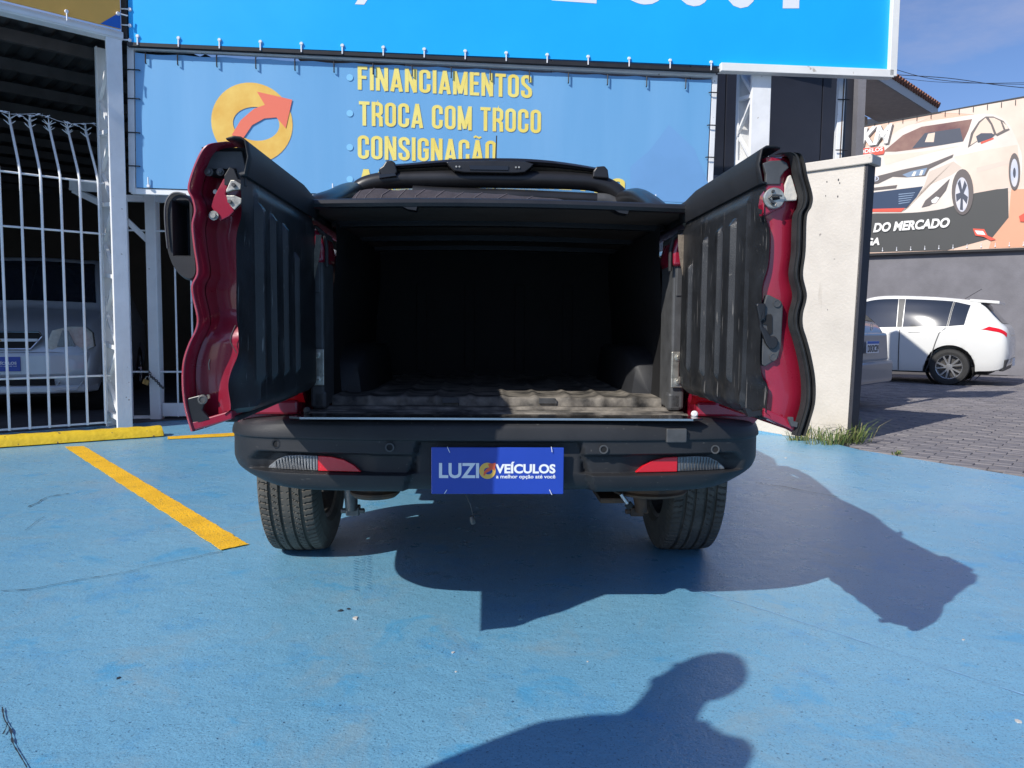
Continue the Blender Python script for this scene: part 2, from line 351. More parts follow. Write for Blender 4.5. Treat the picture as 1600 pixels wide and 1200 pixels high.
def ring_logo(org, ux, uz, r, parent, n, soft=False):
    org, ux, uz, n = Vector(org), Vector(ux), Vector(uz), Vector(n)
    f = lambda x, y, k=0: org+ux*x*r+uz*y*r+n*k
    b = MB(); A = []; B = []
    for i in range(49):
        a = 2*math.pi*i/48; A.append(f(math.cos(a), math.sin(a))); B.append(f(.1+.57*math.cos(a+.35), -.02+.42*math.sin(a+.35)))
    b.grid([A, B]); b.build('emblem_ring', 'ring', parent, world=True, fix=False)
    b = MB(); pts = [(-.50, -.32), (-.28, .05), (.05, .35), (.32, .46), (.13, .78), (1.0, .62), (.83, -.10), (.60, .16), (.30, .12), (0, -.06), (-.28, -.48)]
    b.add([f(x, y, .0015 if not soft else .004) for x, y in pts], [(0, 1, 2, 9, 10), (2, 3, 8, 9), (3, 4, 5), (3, 5, 7, 8), (5, 6, 7)])
    b.build('emblem_arrow', 'arrowsoft' if soft else 'arrow', parent, world=True, fix=False)
# ================================================================== ground
lot = [gnd(1345, 703), gnd(1600, 745), Vector((8, -4, 0)), Vector((8, -14, 0)), Vector((-16, -14, 0)), Vector((-16, 5, 0)), Vector((-9, 16, 0)), Vector((2.6, 13, 0)), Vector((2.6, 7.0, 0)), Vector((2.66, 6.3, 0))]
g = MB().box((0, 60, -.13), (600, 600, .1)); tag(g.build('ground', 'asphalt', fix=False), kind='structure')
g = MB().prism([Vector((p.x, p.y, -.06)) for p in lot], (0, 0, .06)); tag(g.build('parking_lot', M['floor'], bevel=.006), kind='structure')
def flat(pts, z, name, m, kind='structure', jag=0):
    if jag:
        q = []
        for i, p in enumerate(pts):
            n_ = pts[(i+1) % len(pts)]; k = max(1, int((n_-p).length/.018))
            for j in range(k):
                c = p+(n_-p)*(j/k); c = c+Vector((mnoise.noise(c*38), mnoise.noise(c*38+Vector((9, 9, 9))), 0))*jag+Vector((mnoise.noise(c*9), mnoise.noise(c*9+Vector((3, 9, 9))), 0))*jag; q.append(c)
        pts = q
    b = MB().prism([Vector((p.x, p.y, z-.002)) for p in pts], (0, 0, .002)); o = b.build(name, m); tag(o, kind=kind); return o
flat([gnd(*p) for p in ((101, 699), (131, 698), (388, 852), (346, 861))], .006, 'parking_line', 'lineyellow', jag=.006)
flat([gnd(*p) for p in ((262, 683), (366, 677), (366, 682), (262, 687))], .006, 'edge_line', 'lineyellow', jag=.005)
def crackline(px, wd, m='crack', z=.005, jag=1.0):
    P = smoothpath([gnd(*p) for p in px], 9); Lh, Rh = [], []
    for i, p in enumerate(P):
        d = (P[min(i+1, len(P)-1)]-P[max(i-1, 0)]); d.z = 0; d.normalize(); n_ = Vector((-d.y, d.x, 0))
        o_ = mnoise.noise(p*9)*.02*jag; ww = wd*(.35+abs(mnoise.noise(p*31+Vector((5, 0, 0))))*2.4)*(1 if jag else .8)
        Lh.append(Vector((p.x, p.y, z))+n_*(o_+ww/2)); Rh.append(Vector((p.x, p.y, z))+n_*(o_-ww/2))
    return tag(MB().grid([Lh, Rh]).build('ground_crack', m), kind='structure')
crackline([(0, 927), (60, 920), (150, 903), (250, 884), (345, 863)], .004)
crackline([(1180, 755), (1225, 762), (1270, 770), (1312, 778)], .005)
crackline([(2, 1108), (12, 1135), (22, 1165), (42, 1203)], .004, 'crack', .005, .35)
crackline([(14, 1130), (4, 1150)], .003, 'crack', .005, .4)
crackline([(45, 793), (75, 778), (108, 772)], .006); crackline([(38, 830), (68, 808)], .003)
crackline([(1095, 925), (1180, 950), (1350, 1005), (1600, 1087)], .004, 'crackpale', .004, .15)
crackline([(700, 893), (900, 905), (1095, 925)], .002, 'crackpale', .004, .15)
rnd = random.Random(5)
for (u, v, r_) in ((532, 955, .009), (545, 952, .007), (185, 1060, .006), (918, 1034, .004), (712, 1050, .004), (1228, 716, .012), (555, 967, .011), (708, 1020, .006), (1590, 1128, .008), (1505, 1000, .005)):
    p = gnd(u, v); k = 7; loop = [Vector((p.x+r_*math.cos(6.283*i/k)*rnd.uniform(.5, 1.2), p.y+r_*math.sin(6.283*i/k)*rnd.uniform(.5, 1.2), 0)) for i in range(k)]
    o = MB().prism([q+Vector((0, 0, .0002)) for q in loop], (0, 0, r_*.35)).build('paint_chip', 'crack' if u in (532, 545, 185) else 'chip')
    lab = {532: 'dark flake on the blue floor behind the left tyre', 545: 'small dark flake beside another on the blue floor', 185: 'small black stone alone on the lower left blue floor',
           918: 'tiny pale chip on blue floor just above the person shadow', 712: 'tiny pale chip left of the person shadow', 1228: 'pale chip on blue floor in front of the cream wall',
           555: 'pale brown chip below the two dark flakes', 708: 'small pale chip on blue floor below the pointed door shadow', 1590: 'pale chip at the right end of the pale floor joint', 1505: 'tiny pale chip right of the pointed truck shadow'}[u]
    tag(o, lab, 'debris')
tp_b = MB(); rq = random.Random(2)
for c_, (ua, ub) in enumerate(((552, 560), (563, 570), (573, 580))):
    for k in range(13 if c_ != 1 else 9):
        v = 873+k*4.1-(c_ == 2)*3; a, b_ = gnd(ua+rq.uniform(-1, 1), v), gnd(ub+rq.uniform(-1, 1), v+(2 if c_ != 1 else -2)); w_ = Vector((0, .0045*rq.uniform(.5, 1), 0))
        a.z = b_.z = .0045; tp_b.add([a, b_, b_+w_, a+w_], [(0, 1, 2, 3)])
M['print'] = mat('tyre_print', (.02, .15, .31), .7, var=.3, vs=60)
tag(tp_b.build('tyre_print', 'print', fix=False), kind='structure')
# pavers: long side along pu, courses stacked along pv
pu = Vector((.76, -.65, 0)); pv = Vector((.65, .76, 0)); A0 = gnd(1345, 703); A1 = gnd(1600, 745)
flat([Vector((2.62, 6.3, 0)), A0.copy(), A1.copy(), Vector((5.5, 1, 0)), Vector((16, 1, 0)), Vector((22, 14, 0)), Vector((12, 27, 0)), Vector((2.62, 22, 0))], -.014, 'paving_bed', 'joint')
pl, pw, gap = .205, .103, .005
bd = (A1-A0).normalized(); bn = Vector((-bd.y, bd.x, 0)); bn = bn if bn.x > 0 else -bn
cands = []
o0 = Vector((3, 6, 0))
for j in range(-60, 130):
    for i in range(-60, 90):
        c = o0+pu*((i+(.5 if j % 2 else 0))*pl)+pv*(j*pw)
        if c.x < 2.78 or c.y < 2.2 or c.y > 16 or c.x > 14 or (c-A0).dot(bn) < .06: continue
        if c.x/c.y > .80: continue
        if c.x/c.y > .667: far = 1e3+c.y
        else: far = c.y
        cands.append((far, i, j, c))
cands.sort(key=lambda q: q[0])
PR = Matrix.Rotation(math.atan2(pu.y, pu.x), 3, 'Z')
pm = []
for k in range(6):
    b = MB(); hx, hy = (pl-gap)/2, (pw-gap)/2; rr = random.Random(k); e = .003
    top = [(-hx+e, -hy+e), (hx-e, -hy+e), (hx-e, hy-e), (-hx+e, hy-e)]; bot = [(-hx, -hy), (hx, -hy), (hx, hy), (-hx, hy)]
    tl = [rr.uniform(-.0015, .0015) for _ in range(4)]
    b.add([(x, y, -.05) for x, y in bot]+[(x, y, -.003) for x, y in bot]+[(top[i][0], top[i][1], tl[i]) for i in range(4)],
          [(8, 9, 10, 11)]+[(i, (i+1) % 4, (i+1) % 4+4, i+4) for i in range(4)]+[(i+4, (i+1) % 4+4, (i+1) % 4+8, i+8) for i in range(4)])
    me = b.mesh('paver'); me.materials.append(M['paver' if k % 3 else 'paver2']); pm.append(me)
pavbase = bpy.data.objects.new('paving', None); COL.objects.link(pavbase); tag(pavbase, kind='structure')
rr = random.Random(3)
for (_, i, j, c) in cands[:295]:
    shared('paver', rr.choice(pm), pavbase, (c.x, c.y, rr.uniform(-.003, .0015)), (0, 0, math.atan2(pu.y, pu.x)+rr.uniform(-.008, .008)))
for mi in (0, 1):
    b = MB()
    for k, (_, i, j, c) in enumerate(cands[295:]):
        if (k*7+j) % 3 % 2 != mi: continue
        src = pm[k % 6]; zz = rr.uniform(-.003, .001)
        b.add([PR @ Vector(v.co)+c+Vector((0, 0, zz)) for v in src.vertices], [tuple(p.vertices) for p in src.polygons])
    o = b.build('paver_field', 'paver2' if mi else 'paver', pavbase, fix=False); tag(o, kind='stuff')

# ================================================================== pickup truck
TY = R(2.0); TO = Vector((-.035, 2.25, 0))
truck = thing('pickup_truck', TO, 'dark red pickup truck with both tailgate doors swung open towards us', 'pickup truck', TY)
TI = MW['pickup_truck'].inverted()
TR3 = TI.to_3x3()
def TL(u, v, y=0.0):                         # photo direction met with the truck's own plane y
    c = TI @ CAM; d = TR3 @ ray(u, v); return c+d*((y-c.y)/d.y)
def TX(u, v, x):
    c = TI @ CAM; d = TR3 @ ray(u, v); return c+d*((x-c.x)/d.x)
def sub(name, parent, geo, m, **k): return geo.build(name, m, parent, **k)
def interp(x, xs, ys): return float(np.interp(x, xs, ys))
# ---- bumper as a swept surface with recesses
def sstep(a, b, x): t = min(1, max(0, (x-a)/(b-a))); return t*t*(3-2*t)
half = [(0, 0), (.2, .001), (.4, .008), (.58, .03), (.71, .066), (.80, .13), (.848, .23), (.868, .38), (.878, .60)]
pc = smoothpath([(-x, y, 0) for x, y in half[:0:-1]]+[(x, y, 0) for x, y in half], 40)
d_ = [0]
for i in range(1, len(pc)): d_.append(d_[-1]+(pc[i]-pc[i-1]).length)
NS = 380; pcx = [p.x for p in pc]; pcy = [p.y for p in pc]
S_ = [d_[-1]*i/NS for i in range(NS+1)]
plan = [Vector((interp(s, d_, pcx), interp(s, d_, pcy), 0)) for s in S_]
nrm = []
for i in range(NS+1):
    t = (plan[min(i+1, NS)]-plan[max(i-1, 0)]).normalized(); nrm.append(Vector((-t.y, t.x, 0)))   # points inwards (+y at centre)
prof = [(.648, .22), (.660, .14), (.662, .06), (.658, .022), (.648, .006), (.636, .0), (.606, -.004), (.598, .002), (.575, .002), (.556, .001), (.53, .0), (.506, -.001), (.499, -.002), (.494, -.002), (.487, -.001), (.470, .004), (.455, .013), (.444, .028), (.440, .06), (.44, .14)]
pp = smoothpath([(z, i_, 0) for z, i_ in prof], 6)
rows = []
for q in pp:
    z, ins = q.x, q.y; row = []
    for i in range(NS+1):
        p = plan[i]; ax = abs(p.x); dep = 0
        band = sstep(.562, .550, z)*sstep(.496, .502, z)*sstep(.775, .735, ax+max(0, z-.53)*1.2)*sstep(.24, .27, ax)
        dep += .026*band
        lamp = sstep(.562, .552, z)*sstep(.496, .503, z)*sstep(.74, .715, ax+max(0, z-.53)*1.3)*sstep(.36, .42, ax)
        dep += .012*lamp
        lim = .285-(z-.44)*.28
        dep += .034*sstep(lim+.008, lim-.008, ax)*sstep(.603, .590, z)
        arch = math.exp(-((ax-.74)**2)/.012)*sstep(.50, .60, z)*sstep(.655, .62, z); dep -= .006*arch
        tuck = sstep(.62, .86, ax)*.055*max(0, min(1, (.53-z)/.09))**1.5
        zz = z - .014*sstep(.6, .86, ax)*sstep(.58, .65, z) + .012*sstep(.55, .86, ax)*sstep(.52, .44, z)
        pos = p+nrm[i]*(ins+dep+tuck); row.append((pos.x, pos.y, zz))
    rows.append(row)
bumper = MB().grid(rows).build('rear_bumper', 'bumper', truck, smooth=True, angle=50)
for (u, v) in ((432, 693), (609, 699), (943, 702), (1117, 702)):
    yy = .045 if 500 < u < 1000 else .085
    if u == 1117: yy = .075
    p = TL(u, v, .0); yy = interp(abs(p.x), [abs(q.x) for q in plan if q.x >= 0], [q.y for q in plan if q.x >= 0])
    p = TL(u, v, yy); p = TL(u, v, interp(abs(p.x), [abs(q.x) for q in plan if q.x >= 0], [q.y for q in plan if q.x >= 0]))
    k = MB().lathe(p+Vector((0, -.001, 0)), (0, -1, 0), [(0, .0135), (.003, .0135), (.003, .0095), (.0, .0095)], 20); k.build('parking_sensor', 'satin_black' if u < 500 else 'greyplastic', bumper)
    s_ = MB().lathe(p+Vector((0, -.0015, 0)), (0, -1, 0), [(0, .0001), (0, .009)], 20); s_.build('sensor_eye', 'dark', bumper)
# hatch for the tow hook
c = TL(1056, 680, .02); MB().box((c.x, .0085+.006, c.z), (.062, .012, .042), Matrix.Rotation(R(4), 3, 'Z')).build('tow_hook_cover', 'greyplastic', bumper, bevel=.003)
# lamps in the bumper: clear reversing part and red reflector
def lampgeo(pts, y0, th): return MB().prism([Vector((x, y0(x) if callable(y0) else y0, z)) for x, z in pts], (0, -th, 0))
def by(x): return interp(abs(x), [q.x for q in plan if q.x >= 0], [q.y for q in plan if q.x >= 0])
for s in (-1, 1):
    cl = [(.545, .547), (.60, .548), (.645, .544), (.675, .530), (.700, .510), (.703, .502), (.545, .502)]
    rd = [(.543, .548), (.50, .546), (.465, .538), (.435, .522), (.412, .502), (.543, .502)]
    geo = MB().prism([Vector((s*x, by(x)+.026, z)) for x, z in cl], (0, .02, 0))
    o = geo.build('reversing_lamp', 'clear', bumper, bevel=.002)
    for k in range(14):
        x = .553+.0095*k; h = interp(x, [.545, .60, .645, .675, .70], [.547, .548, .544, .53, .51])
        MB().box((s*x, by(x)+.0255, (h+.504)/2), (.0012, .003, h-.508)).build('lens_rib', 'greyplastic', o)
    MB().prism([Vector((s*x, by(x)+.022, z)) for x, z in rd], (0, .02, 0)).build('rear_reflector', 'redlens', bumper, bevel=.002)
# sill strip
z0 = .664
sill = MB().prism([Vector((-.585, .002, z0)), Vector((.575, .002, z0)), Vector((.61, .02, z0)), Vector((.56, .10, z0)), Vector((-.57, .10, z0)), Vector((-.62, .02, z0))], (0, 0, .006)).build('scuff_plate', 'gloss_black', truck)
MB().bar((-.585, .0, z0+.003), (.575, .0, z0+.003), .003, .006).build('scuff_plate_edge', 'alu', sill)
# ---- dealer plate
pc_ = TL(777.5, 734.5, .015); PW, PH = .393, .140
plate = MB().box((pc_.x, .006, pc_.z), (PW, .006, PH)).build('dealer_plate', 'plateblue', truck, bevel=.002)
px0, pz0, py0 = pc_.x-PW/2, pc_.z-PH/2, .0018
def PT(u, v): return Vector((px0+(u-70)/1112*PW, py0, pz0+(705-v)/402*PH))     # in the coordinates of the enlarged crop
def ptext(s, u0, v0, u1, v1, m, off, sh=0, name='lettering'):
    a = PT(u0, v1); return print_text(s, a, (1, 0, 0), (0, 0, 1), (u1-u0)/1112*PW, (v1-v0)/402*PH, m, name, plate, off, sh, world=False)
ptext('LUZI', 135, 437, 470, 568, 'whiteprint', .028)
ptext('VEÍCULOS', 606, 425, 1112, 526, 'whiteprint', .038)
ptext('a melhor opção até você', 613, 536, 1112, 578, 'whiteprint', .02)
# the round emblem (its own copy in plate space)
def ring_local(cx, cy, cz, r, parent):
    b = MB(); A, B = [], []
    for i in range(41):
        a = 2*math.pi*i/40; A.append((cx+r*math.cos(a), cy-.0008, cz+r*math.sin(a))); B.append((cx+r*(.1+.52*math.cos(a)), cy-.0008, cz+r*(-.02+.42*math.sin(a))))
    b.grid([A, B]).build('emblem_ring', 'ring', parent, fix=False)
    q = [(-.50, -.55), (-.40, -.1), (-.05, .28), (.22, .42), (.05, .85), (1.0, .98), (.88, .02), (.62, .22), (.25, -.05), (-.1, -.2), (-.35, -.6)]
    MB().add([(cx+x*r, cy-.0015, cz+y*r) for x, y in q], [(0, 1, 2, 9, 10), (2, 3, 7, 8, 9), (3, 4, 5), (3, 5, 7), (5, 6, 7)]).build('emblem_arrow', 'arrow', parent, fix=False)
ring_local(PT(540, 503).x, py0, PT(540, 503).z, 69/1112*PW, plate)
for (u, v, du, dv) in ((205, 300, 20, 45), (1075, 298, 6, 40), (200, 668, -18, 30), (1065, 668, 18, 38)):
    a = PT(u, v); b_ = PT(u+du, v+dv); MB().tube([a+Vector((0, .003, 0)), a+Vector((0, -.004, 0)), b_+Vector((0, -.004, 0)), b_+Vector((0, .001, 0))], .0011, 6).build('cable_tie', 'whiteprint', plate)
# dangling spare wheel cable
a = TL(727, 772, .12); b_ = TL(739, 806, .12); MB().tube(smoothpath([a, (a*.5+b_*.5)+Vector((.004, 0, 0)), b_], 4), .0014, 6).build('winch_cable', 'greyplastic', truck)
MB().lathe(b_+Vector((.002, 0, -.026)), (-.25, 0, 1), [(0, .002), (0, .007), (.012, .0095), (.014, .0095), (.026, .006), (.028, .002)], 12).build('cable_end', 'darksteel', truck, smooth=True)
# ---- wheels
RT, TWD = .360, .228
def tyre_mesh():
    b = MB(); nA = 504; rows = []
    xs = [-.114+.228*i/76 for i in range(77)]
    for k in range(nA+1):
        a = 2*math.pi*k/nA; row = []
        for x in xs:
            t = x/.114; r = RT - .010*abs(t)**3 - (.032*max(0, (abs(t)-.86)/.14)**1.7)
            g_ = 0
            for gx in (-.058, -.021, .021, .058):
                g_ = max(g_, .010 if abs(x-gx) < .0055 else 0)
            ph = a*84/(2*math.pi)
            if abs(x) > .062:
                if (ph+abs(x)*9) % 1 < .20: g_ = max(g_, .007)
            elif abs(x) > .021:
                if (ph*1.0+math.copysign(abs(x)*22, x)) % 1 < .13: g_ = max(g_, .005)
            elif (ph*1.0+.4) % 1 < .08 and abs(x) > .008: g_ = max(g_, .003)
            r -= g_; row.append((x, r*math.sin(a), r*math.cos(a)))
        rows.append(row)
    b.grid(rows)
    sides = [(.1145, RT-.052), (.118, RT-.085), (.113, RT-.118), (.098, RT-.135)]
    for s in (-1, 1):
        b.lathe((0, 0, 0), (1, 0, 0), [(s*x, r) for x, r in sides], 48)
        b.lathe((0, 0, 0), (1, 0, 0), [(s*.114, RT-.042), (s*.1145, RT-.052)], 48)
    me = b.mesh('tyre'); me.materials.append(M['tyre']); return me
tyre_me = tyre_mesh()
rb = MB(); rb.lathe((0, 0, 0), (1, 0, 0), [(-.098, RT-.135), (-.09, RT-.15), (.06, RT-.16), (.09, RT-.142), (.098, RT-.135)], 40)
rb.lathe((0, 0, 0), (1, 0, 0), [(.05, .0), (.05, .05), (.04, .06)], 20)
for k in range(10):
    a = 2*math.pi*k/10; rb.bar((.055, math.sin(a)*.04, math.cos(a)*.04), (.07, math.sin(a)*.21, math.cos(a)*.21), .03, .02, (1, 0, 0))
rb.lathe((0, 0, 0), (1, 0, 0), [(-.09, .03), (-.05, .15), (-.03, .15), (-.03, .02)], 24)
rim_me = rb.mesh('wheel'); rim_me.materials.append(M['darksteel'])
for (x, y) in ((-.80, 1.0), (.79, 1.0), (-.80, 3.99), (.79, 3.99)):
    wo = shared('wheel', rim_me, truck, (x, y, RT-.006), (random.uniform(0, .2), 0, 0 if x > 0 else math.pi)); shared('tyre', tyre_me, wo)
# ---- body sides, cab, bonnet
def bedside(s):
    rows = []
    for k in range(41):
        y = .16+(1.62-.16)*k/40; a = (y-1.0)/.43; zb = .50 if abs(a) >= 1 else max(.50, .36+.43*math.sqrt(1-a*a))
        zb = .62 if y < .5 and zb < .62 else zb; tap = sstep(.5, .16, y)*.055
        pr = [(.62, zb), (.855, zb), (.89, zb+.04), (.905, .92), (.89, 1.04), (.85, 1.16), (.815, 1.225), (.78, 1.245), (.66, 1.245), (.62, 1.20)]
        row = [(s*(x-(tap if x > .7 else 0)), y, max(z, zb)) for x, z in pr]; rows.append(row+[row[0]])
    b = MB().grid(rows); b.f.append(tuple(range(10))); o = len(b.v)-11; b.f.append(tuple(o+i for i in range(10)))
    return b
for s in (-1, 1):
    bedside(s).build('bed_side', 'red', truck, smooth=True, angle=30)
    tl = MB(); rows = []
    for (y, z0_, z1_, x1_) in ((.105, .70, 1.19, .60), (.105, .70, 1.19, .70), (.118, .70, 1.19, .77), (.16, .70, 1.18, .825), (.24, .70, 1.17, .86)):
        rows.append([(s*x1_, y+(.03 if zf in (0, 1) else 0), z0_+(z1_-z0_)*zf) for zf in (0, .06, .3, .7, .94, 1)])
    tl.grid(rows).build('tail_light', 'redlens', truck, smooth=True)
    MB().box((s*.72, .19, .685), (.20, .14, .045)).build('corner_panel', 'red', truck, bevel=.008)
def hsec(y, zb, zs, zt, wb, ws, wt):
    P = [(0, zb), (wb*.8, zb), (wb, zb+.05), (ws*1.005, zb+(zs-zb)*.55), (ws, zs-.04), (ws-.025, zs), (wt+.02, zt-.06 if zt-zs > .1 else (zs+zt)/2), (wt-.05, zt-.008), (wt*.6, zt+.006), (0, zt+.012)]
    P = [(x, max(z, zb)) for x, z in P]; return y, P
def loft(secs, nsub=4, ends=True):
    ys = [q[0] for q in secs]; Y = []
    for a, b_ in zip(ys, ys[1:]):
        for k in range(nsub): Y.append(a+(b_-a)*k/nsub)
    Y.append(ys[-1]); n = len(secs[0][1]); A = np.array([[list(p) for p in q[1]] for q in secs]); rows = []
    for y in Y:
        half_ = [(float(np.interp(y, ys, A[:, i, 0])), float(np.interp(y, ys, A[:, i, 1]))) for i in range(n)]
        hp = smoothpath([(x, z, 0) for x, z in half_], 3)
        rows.append([(-p.x, y, p.y) for p in hp[:0:-1]]+[(p.x, y, p.y) for p in hp]) if False else rows.append([(p.x, y, p.y) for p in hp]+[(-p.x, y, p.y) for p in hp[-2:0:-1]]+[(hp[0].x, y, hp[0].y)])
    b = MB().grid(rows)
    if ends: m_ = len(rows[0])-1; b.f.append(tuple(range(m_))); o = len(b.v)-m_-1; b.f.append(tuple(o+i for i in range(m_)))
    return b
loft([hsec(1.62, .45, 1.18, 1.20, .88, .905, .78), hsec(3.1, .45, 1.12, 1.16, .88, .905, .78), hsec(3.5, .45, 1.05, 1.14, .88, .90, .74), hsec(4.3, .45, .98, 1.06, .88, .90, .7), hsec(4.7, .42, .85, .95, .84, .86, .6), hsec(4.9, .5, .7, .78, .6, .66, .4)], 3).build('cab_body', 'red', truck, smooth=True)
loft([hsec(1.64, 1.14, 1.2, 1.60, .80, .80, .56), hsec(1.80, 1.14, 1.2, 1.645, .82, .82, .58), hsec(2.5, 1.14, 1.2, 1.66, .84, .84, .58), hsec(3.0, 1.14, 1.2, 1.58, .84, .84, .55), hsec(3.75, 1.08, 1.1, 1.12, .78, .78, .5)], 3).build('cab_roof', 'gloss_black', truck, smooth=True)
MB().prism([Vector((-.60, 1.61, 1.2)), Vector((.60, 1.61, 1.2)), Vector((.5, 1.625, 1.56)), Vector((-.5, 1.625, 1.56))], (0, .01, 0)).build('rear_window', 'glass', truck)
MB().box((0, 2.8, .40), (1.24, 3.9, .16)).build('underbody', 'dark', truck, bevel=.02)
MB().box((0, .62, .50), (1.5, .7, .12)).build('chassis_rail', 'dark', truck, bevel=.02)
# ---- axle, springs, silencer
MB().cyl((-.70, 1.0, .33), (.70, 1.0, .33), .045, 14).build('rear_axle', 'darksteel', truck, smooth=True)
for (u, v, s) in ((583, 768, -1), (1020, 770, 1)):
    p = TL(u, v, .42); b = MB()
    b.lathe((p.x, .47, p.z-.006), (0, 0, 1), [(-.022, .02), (-.020, .075), (-.008, .088), (.0, .088), (.008, .075), (.05, .06), (.13, .05)], 28)
    if s > 0: b = MB().lathe((p.x, .50, p.z+.035), (0, 0, 1), [(-.060, .01), (-.057, .09), (-.045, .135), (-.037, .14), (-.03, .13), (.03, .12)], 32)
    b.build('silencer' if s > 0 else 'spring_seat', 'rust', truck, smooth=True)
for (pts, nm, m) in (([(548, 768), (549, 785), (549, 797)], 'shock_absorber', 'darksteel'), ([(998, 770), (1001, 786), (1002, 800)], 'shock_absorber', 'rust')):
    q = [TL(u, v, .62) for u, v in pts]; MB().tube([q[0]+Vector((0, 0, .1))]+q, [.028, .026, .024, .022], 12).build(nm, m, truck, smooth=True)
for (u, v, ww) in ((552, 797, .05), (994, 798, .05)):
    q = TL(u, v, .66); MB().box(q, (ww, .05, .035)).cyl(q+Vector((-.045, -.01, 0)), q+Vector((.045, -.01, 0)), .011, 8).build('suspension_bracket', 'rust' if u > 800 else 'darksteel', truck, bevel=.006)
q0, q1 = TL(970, 772, .40), TL(981, 787, .40); MB().cyl(q0, q1, .0075, 10).build('tow_eye', 'alu', truck); MB().lathe(q1, (q1-q0), [(0, .004), (0, .014), (.016, .014), (.018, .004)], 12).build('rubber_hanger', 'rubber', truck)
MB().box(TL(950, 773, .55), (.09, .2, .02)).build('heat_shield', 'rust', truck, bevel=.005)
# ---- load bed
XI = .555
rows = []
for k in range(15):
    y = .335+(1.45-.335)*(k/14)**1.3; row = []
    for i in range(221):
        x = -XI+2*XI*i/220; ph = (x+.04) % .112/.112
        bmp = .0065*math.exp(-((ph-.5)/.11)**2)
        wv = mnoise.noise(Vector((x*9, y*5, 0)))*.002
        yy = y - (.008*math.exp(-((ph-.5)/.15)**2) if k == 0 else 0)
        row.append((x, yy, .700+bmp*(1 if k else .6)+wv))
    rows.append(row)
front = [[(p[0], p[1]-.006, .692), ] for p in rows[0]]
lip = [(p[0], p[1]-.004, p[2]-.006) for p in rows[0]]; low = [(p[0], p[1]-.006, .672) for p in rows[0]]
MB().grid([low, lip]+rows).build('bed_floor', 'dust', truck, smooth=True, angle=60)
pf = [(.10, .662), (.112, .667), (.118, .672), (.135, .673), (.142, .668), (.165, .667), (.17, .672), (.185, .673), (.195, .668), (.235, .668), (.245, .676), (.262, .677), (.27, .671), (.34, .671)]
rows = []
for (y, z) in pf:
    rows.append([(x, y+.006*mnoise.noise(Vector((x*3, 0, 0)))+(.012*math.exp(-((x-.12)/.05)**2) if y > .16 else 0), z+.003*mnoise.noise(Vector((x*6, y*9, 2)))) for x in [-.60+1.19*i/80 for i in range(81)]])
MB().grid(rows).build('bed_sill', 'dust', truck, smooth=True, angle=30)
for x in (-.16, .165, ):
    MB().box((x, .325, .690), (.055, .012, .018)).tube([(x+.028, .30, .674), (x+.028, .292, .685), (x+.028, .296, .694)], .002, 6).build('sill_drain', 'greyplastic', truck, bevel=.003)
for (u, v) in ((480, 641), (1085, 647)):
    MB().lathe(TL(u, v, .10), (0, -1, .15), [(0, .011), (.006, .010), (.009, .006), (.009, .001)], 14).build('rubber_stop', 'greyplastic' if u < 800 else 'whiteprint', truck, smooth=True)
for s in (-1, 1):
    b = MB(); rows = []
    for y in (.36, .60, .9, 1.2, 1.46):
        rows.append([(s*(XI+.012*math.sin(z*9)), y, z) for z in [.66+.62*i/12 for i in range(13)]])
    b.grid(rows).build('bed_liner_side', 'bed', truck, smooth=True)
    # wheel arch box inside the bed
    rows = []
    for (y, ins, zt) in ((.50, .0, .70), (.52, .055, .80), (.56, .075, .835), (.68, .085, .862), (1.2, .085, .862), (1.38, .05, .82), (1.42, 0, .70)):
        rows.append([(s*(XI+.0-ins-.012), y, .69), (s*(XI-ins-.004), y, (zt+.70)/2), (s*(XI-ins*.92), y, zt-.012), (s*(XI-ins*.75), y, zt), (s*(XI+.012), y, zt+.006)])
    MB().grid(rows).build('wheel_arch_cover', 'plastic', truck, smooth=True, angle=40)
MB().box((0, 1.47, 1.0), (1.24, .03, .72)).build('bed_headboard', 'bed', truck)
for x in (-.35, -.12, .12, .35): MB().box((x, 1.452, .93), (.05, .012, .42)).build('headboard_rib', 'bed', truck, bevel=.004)
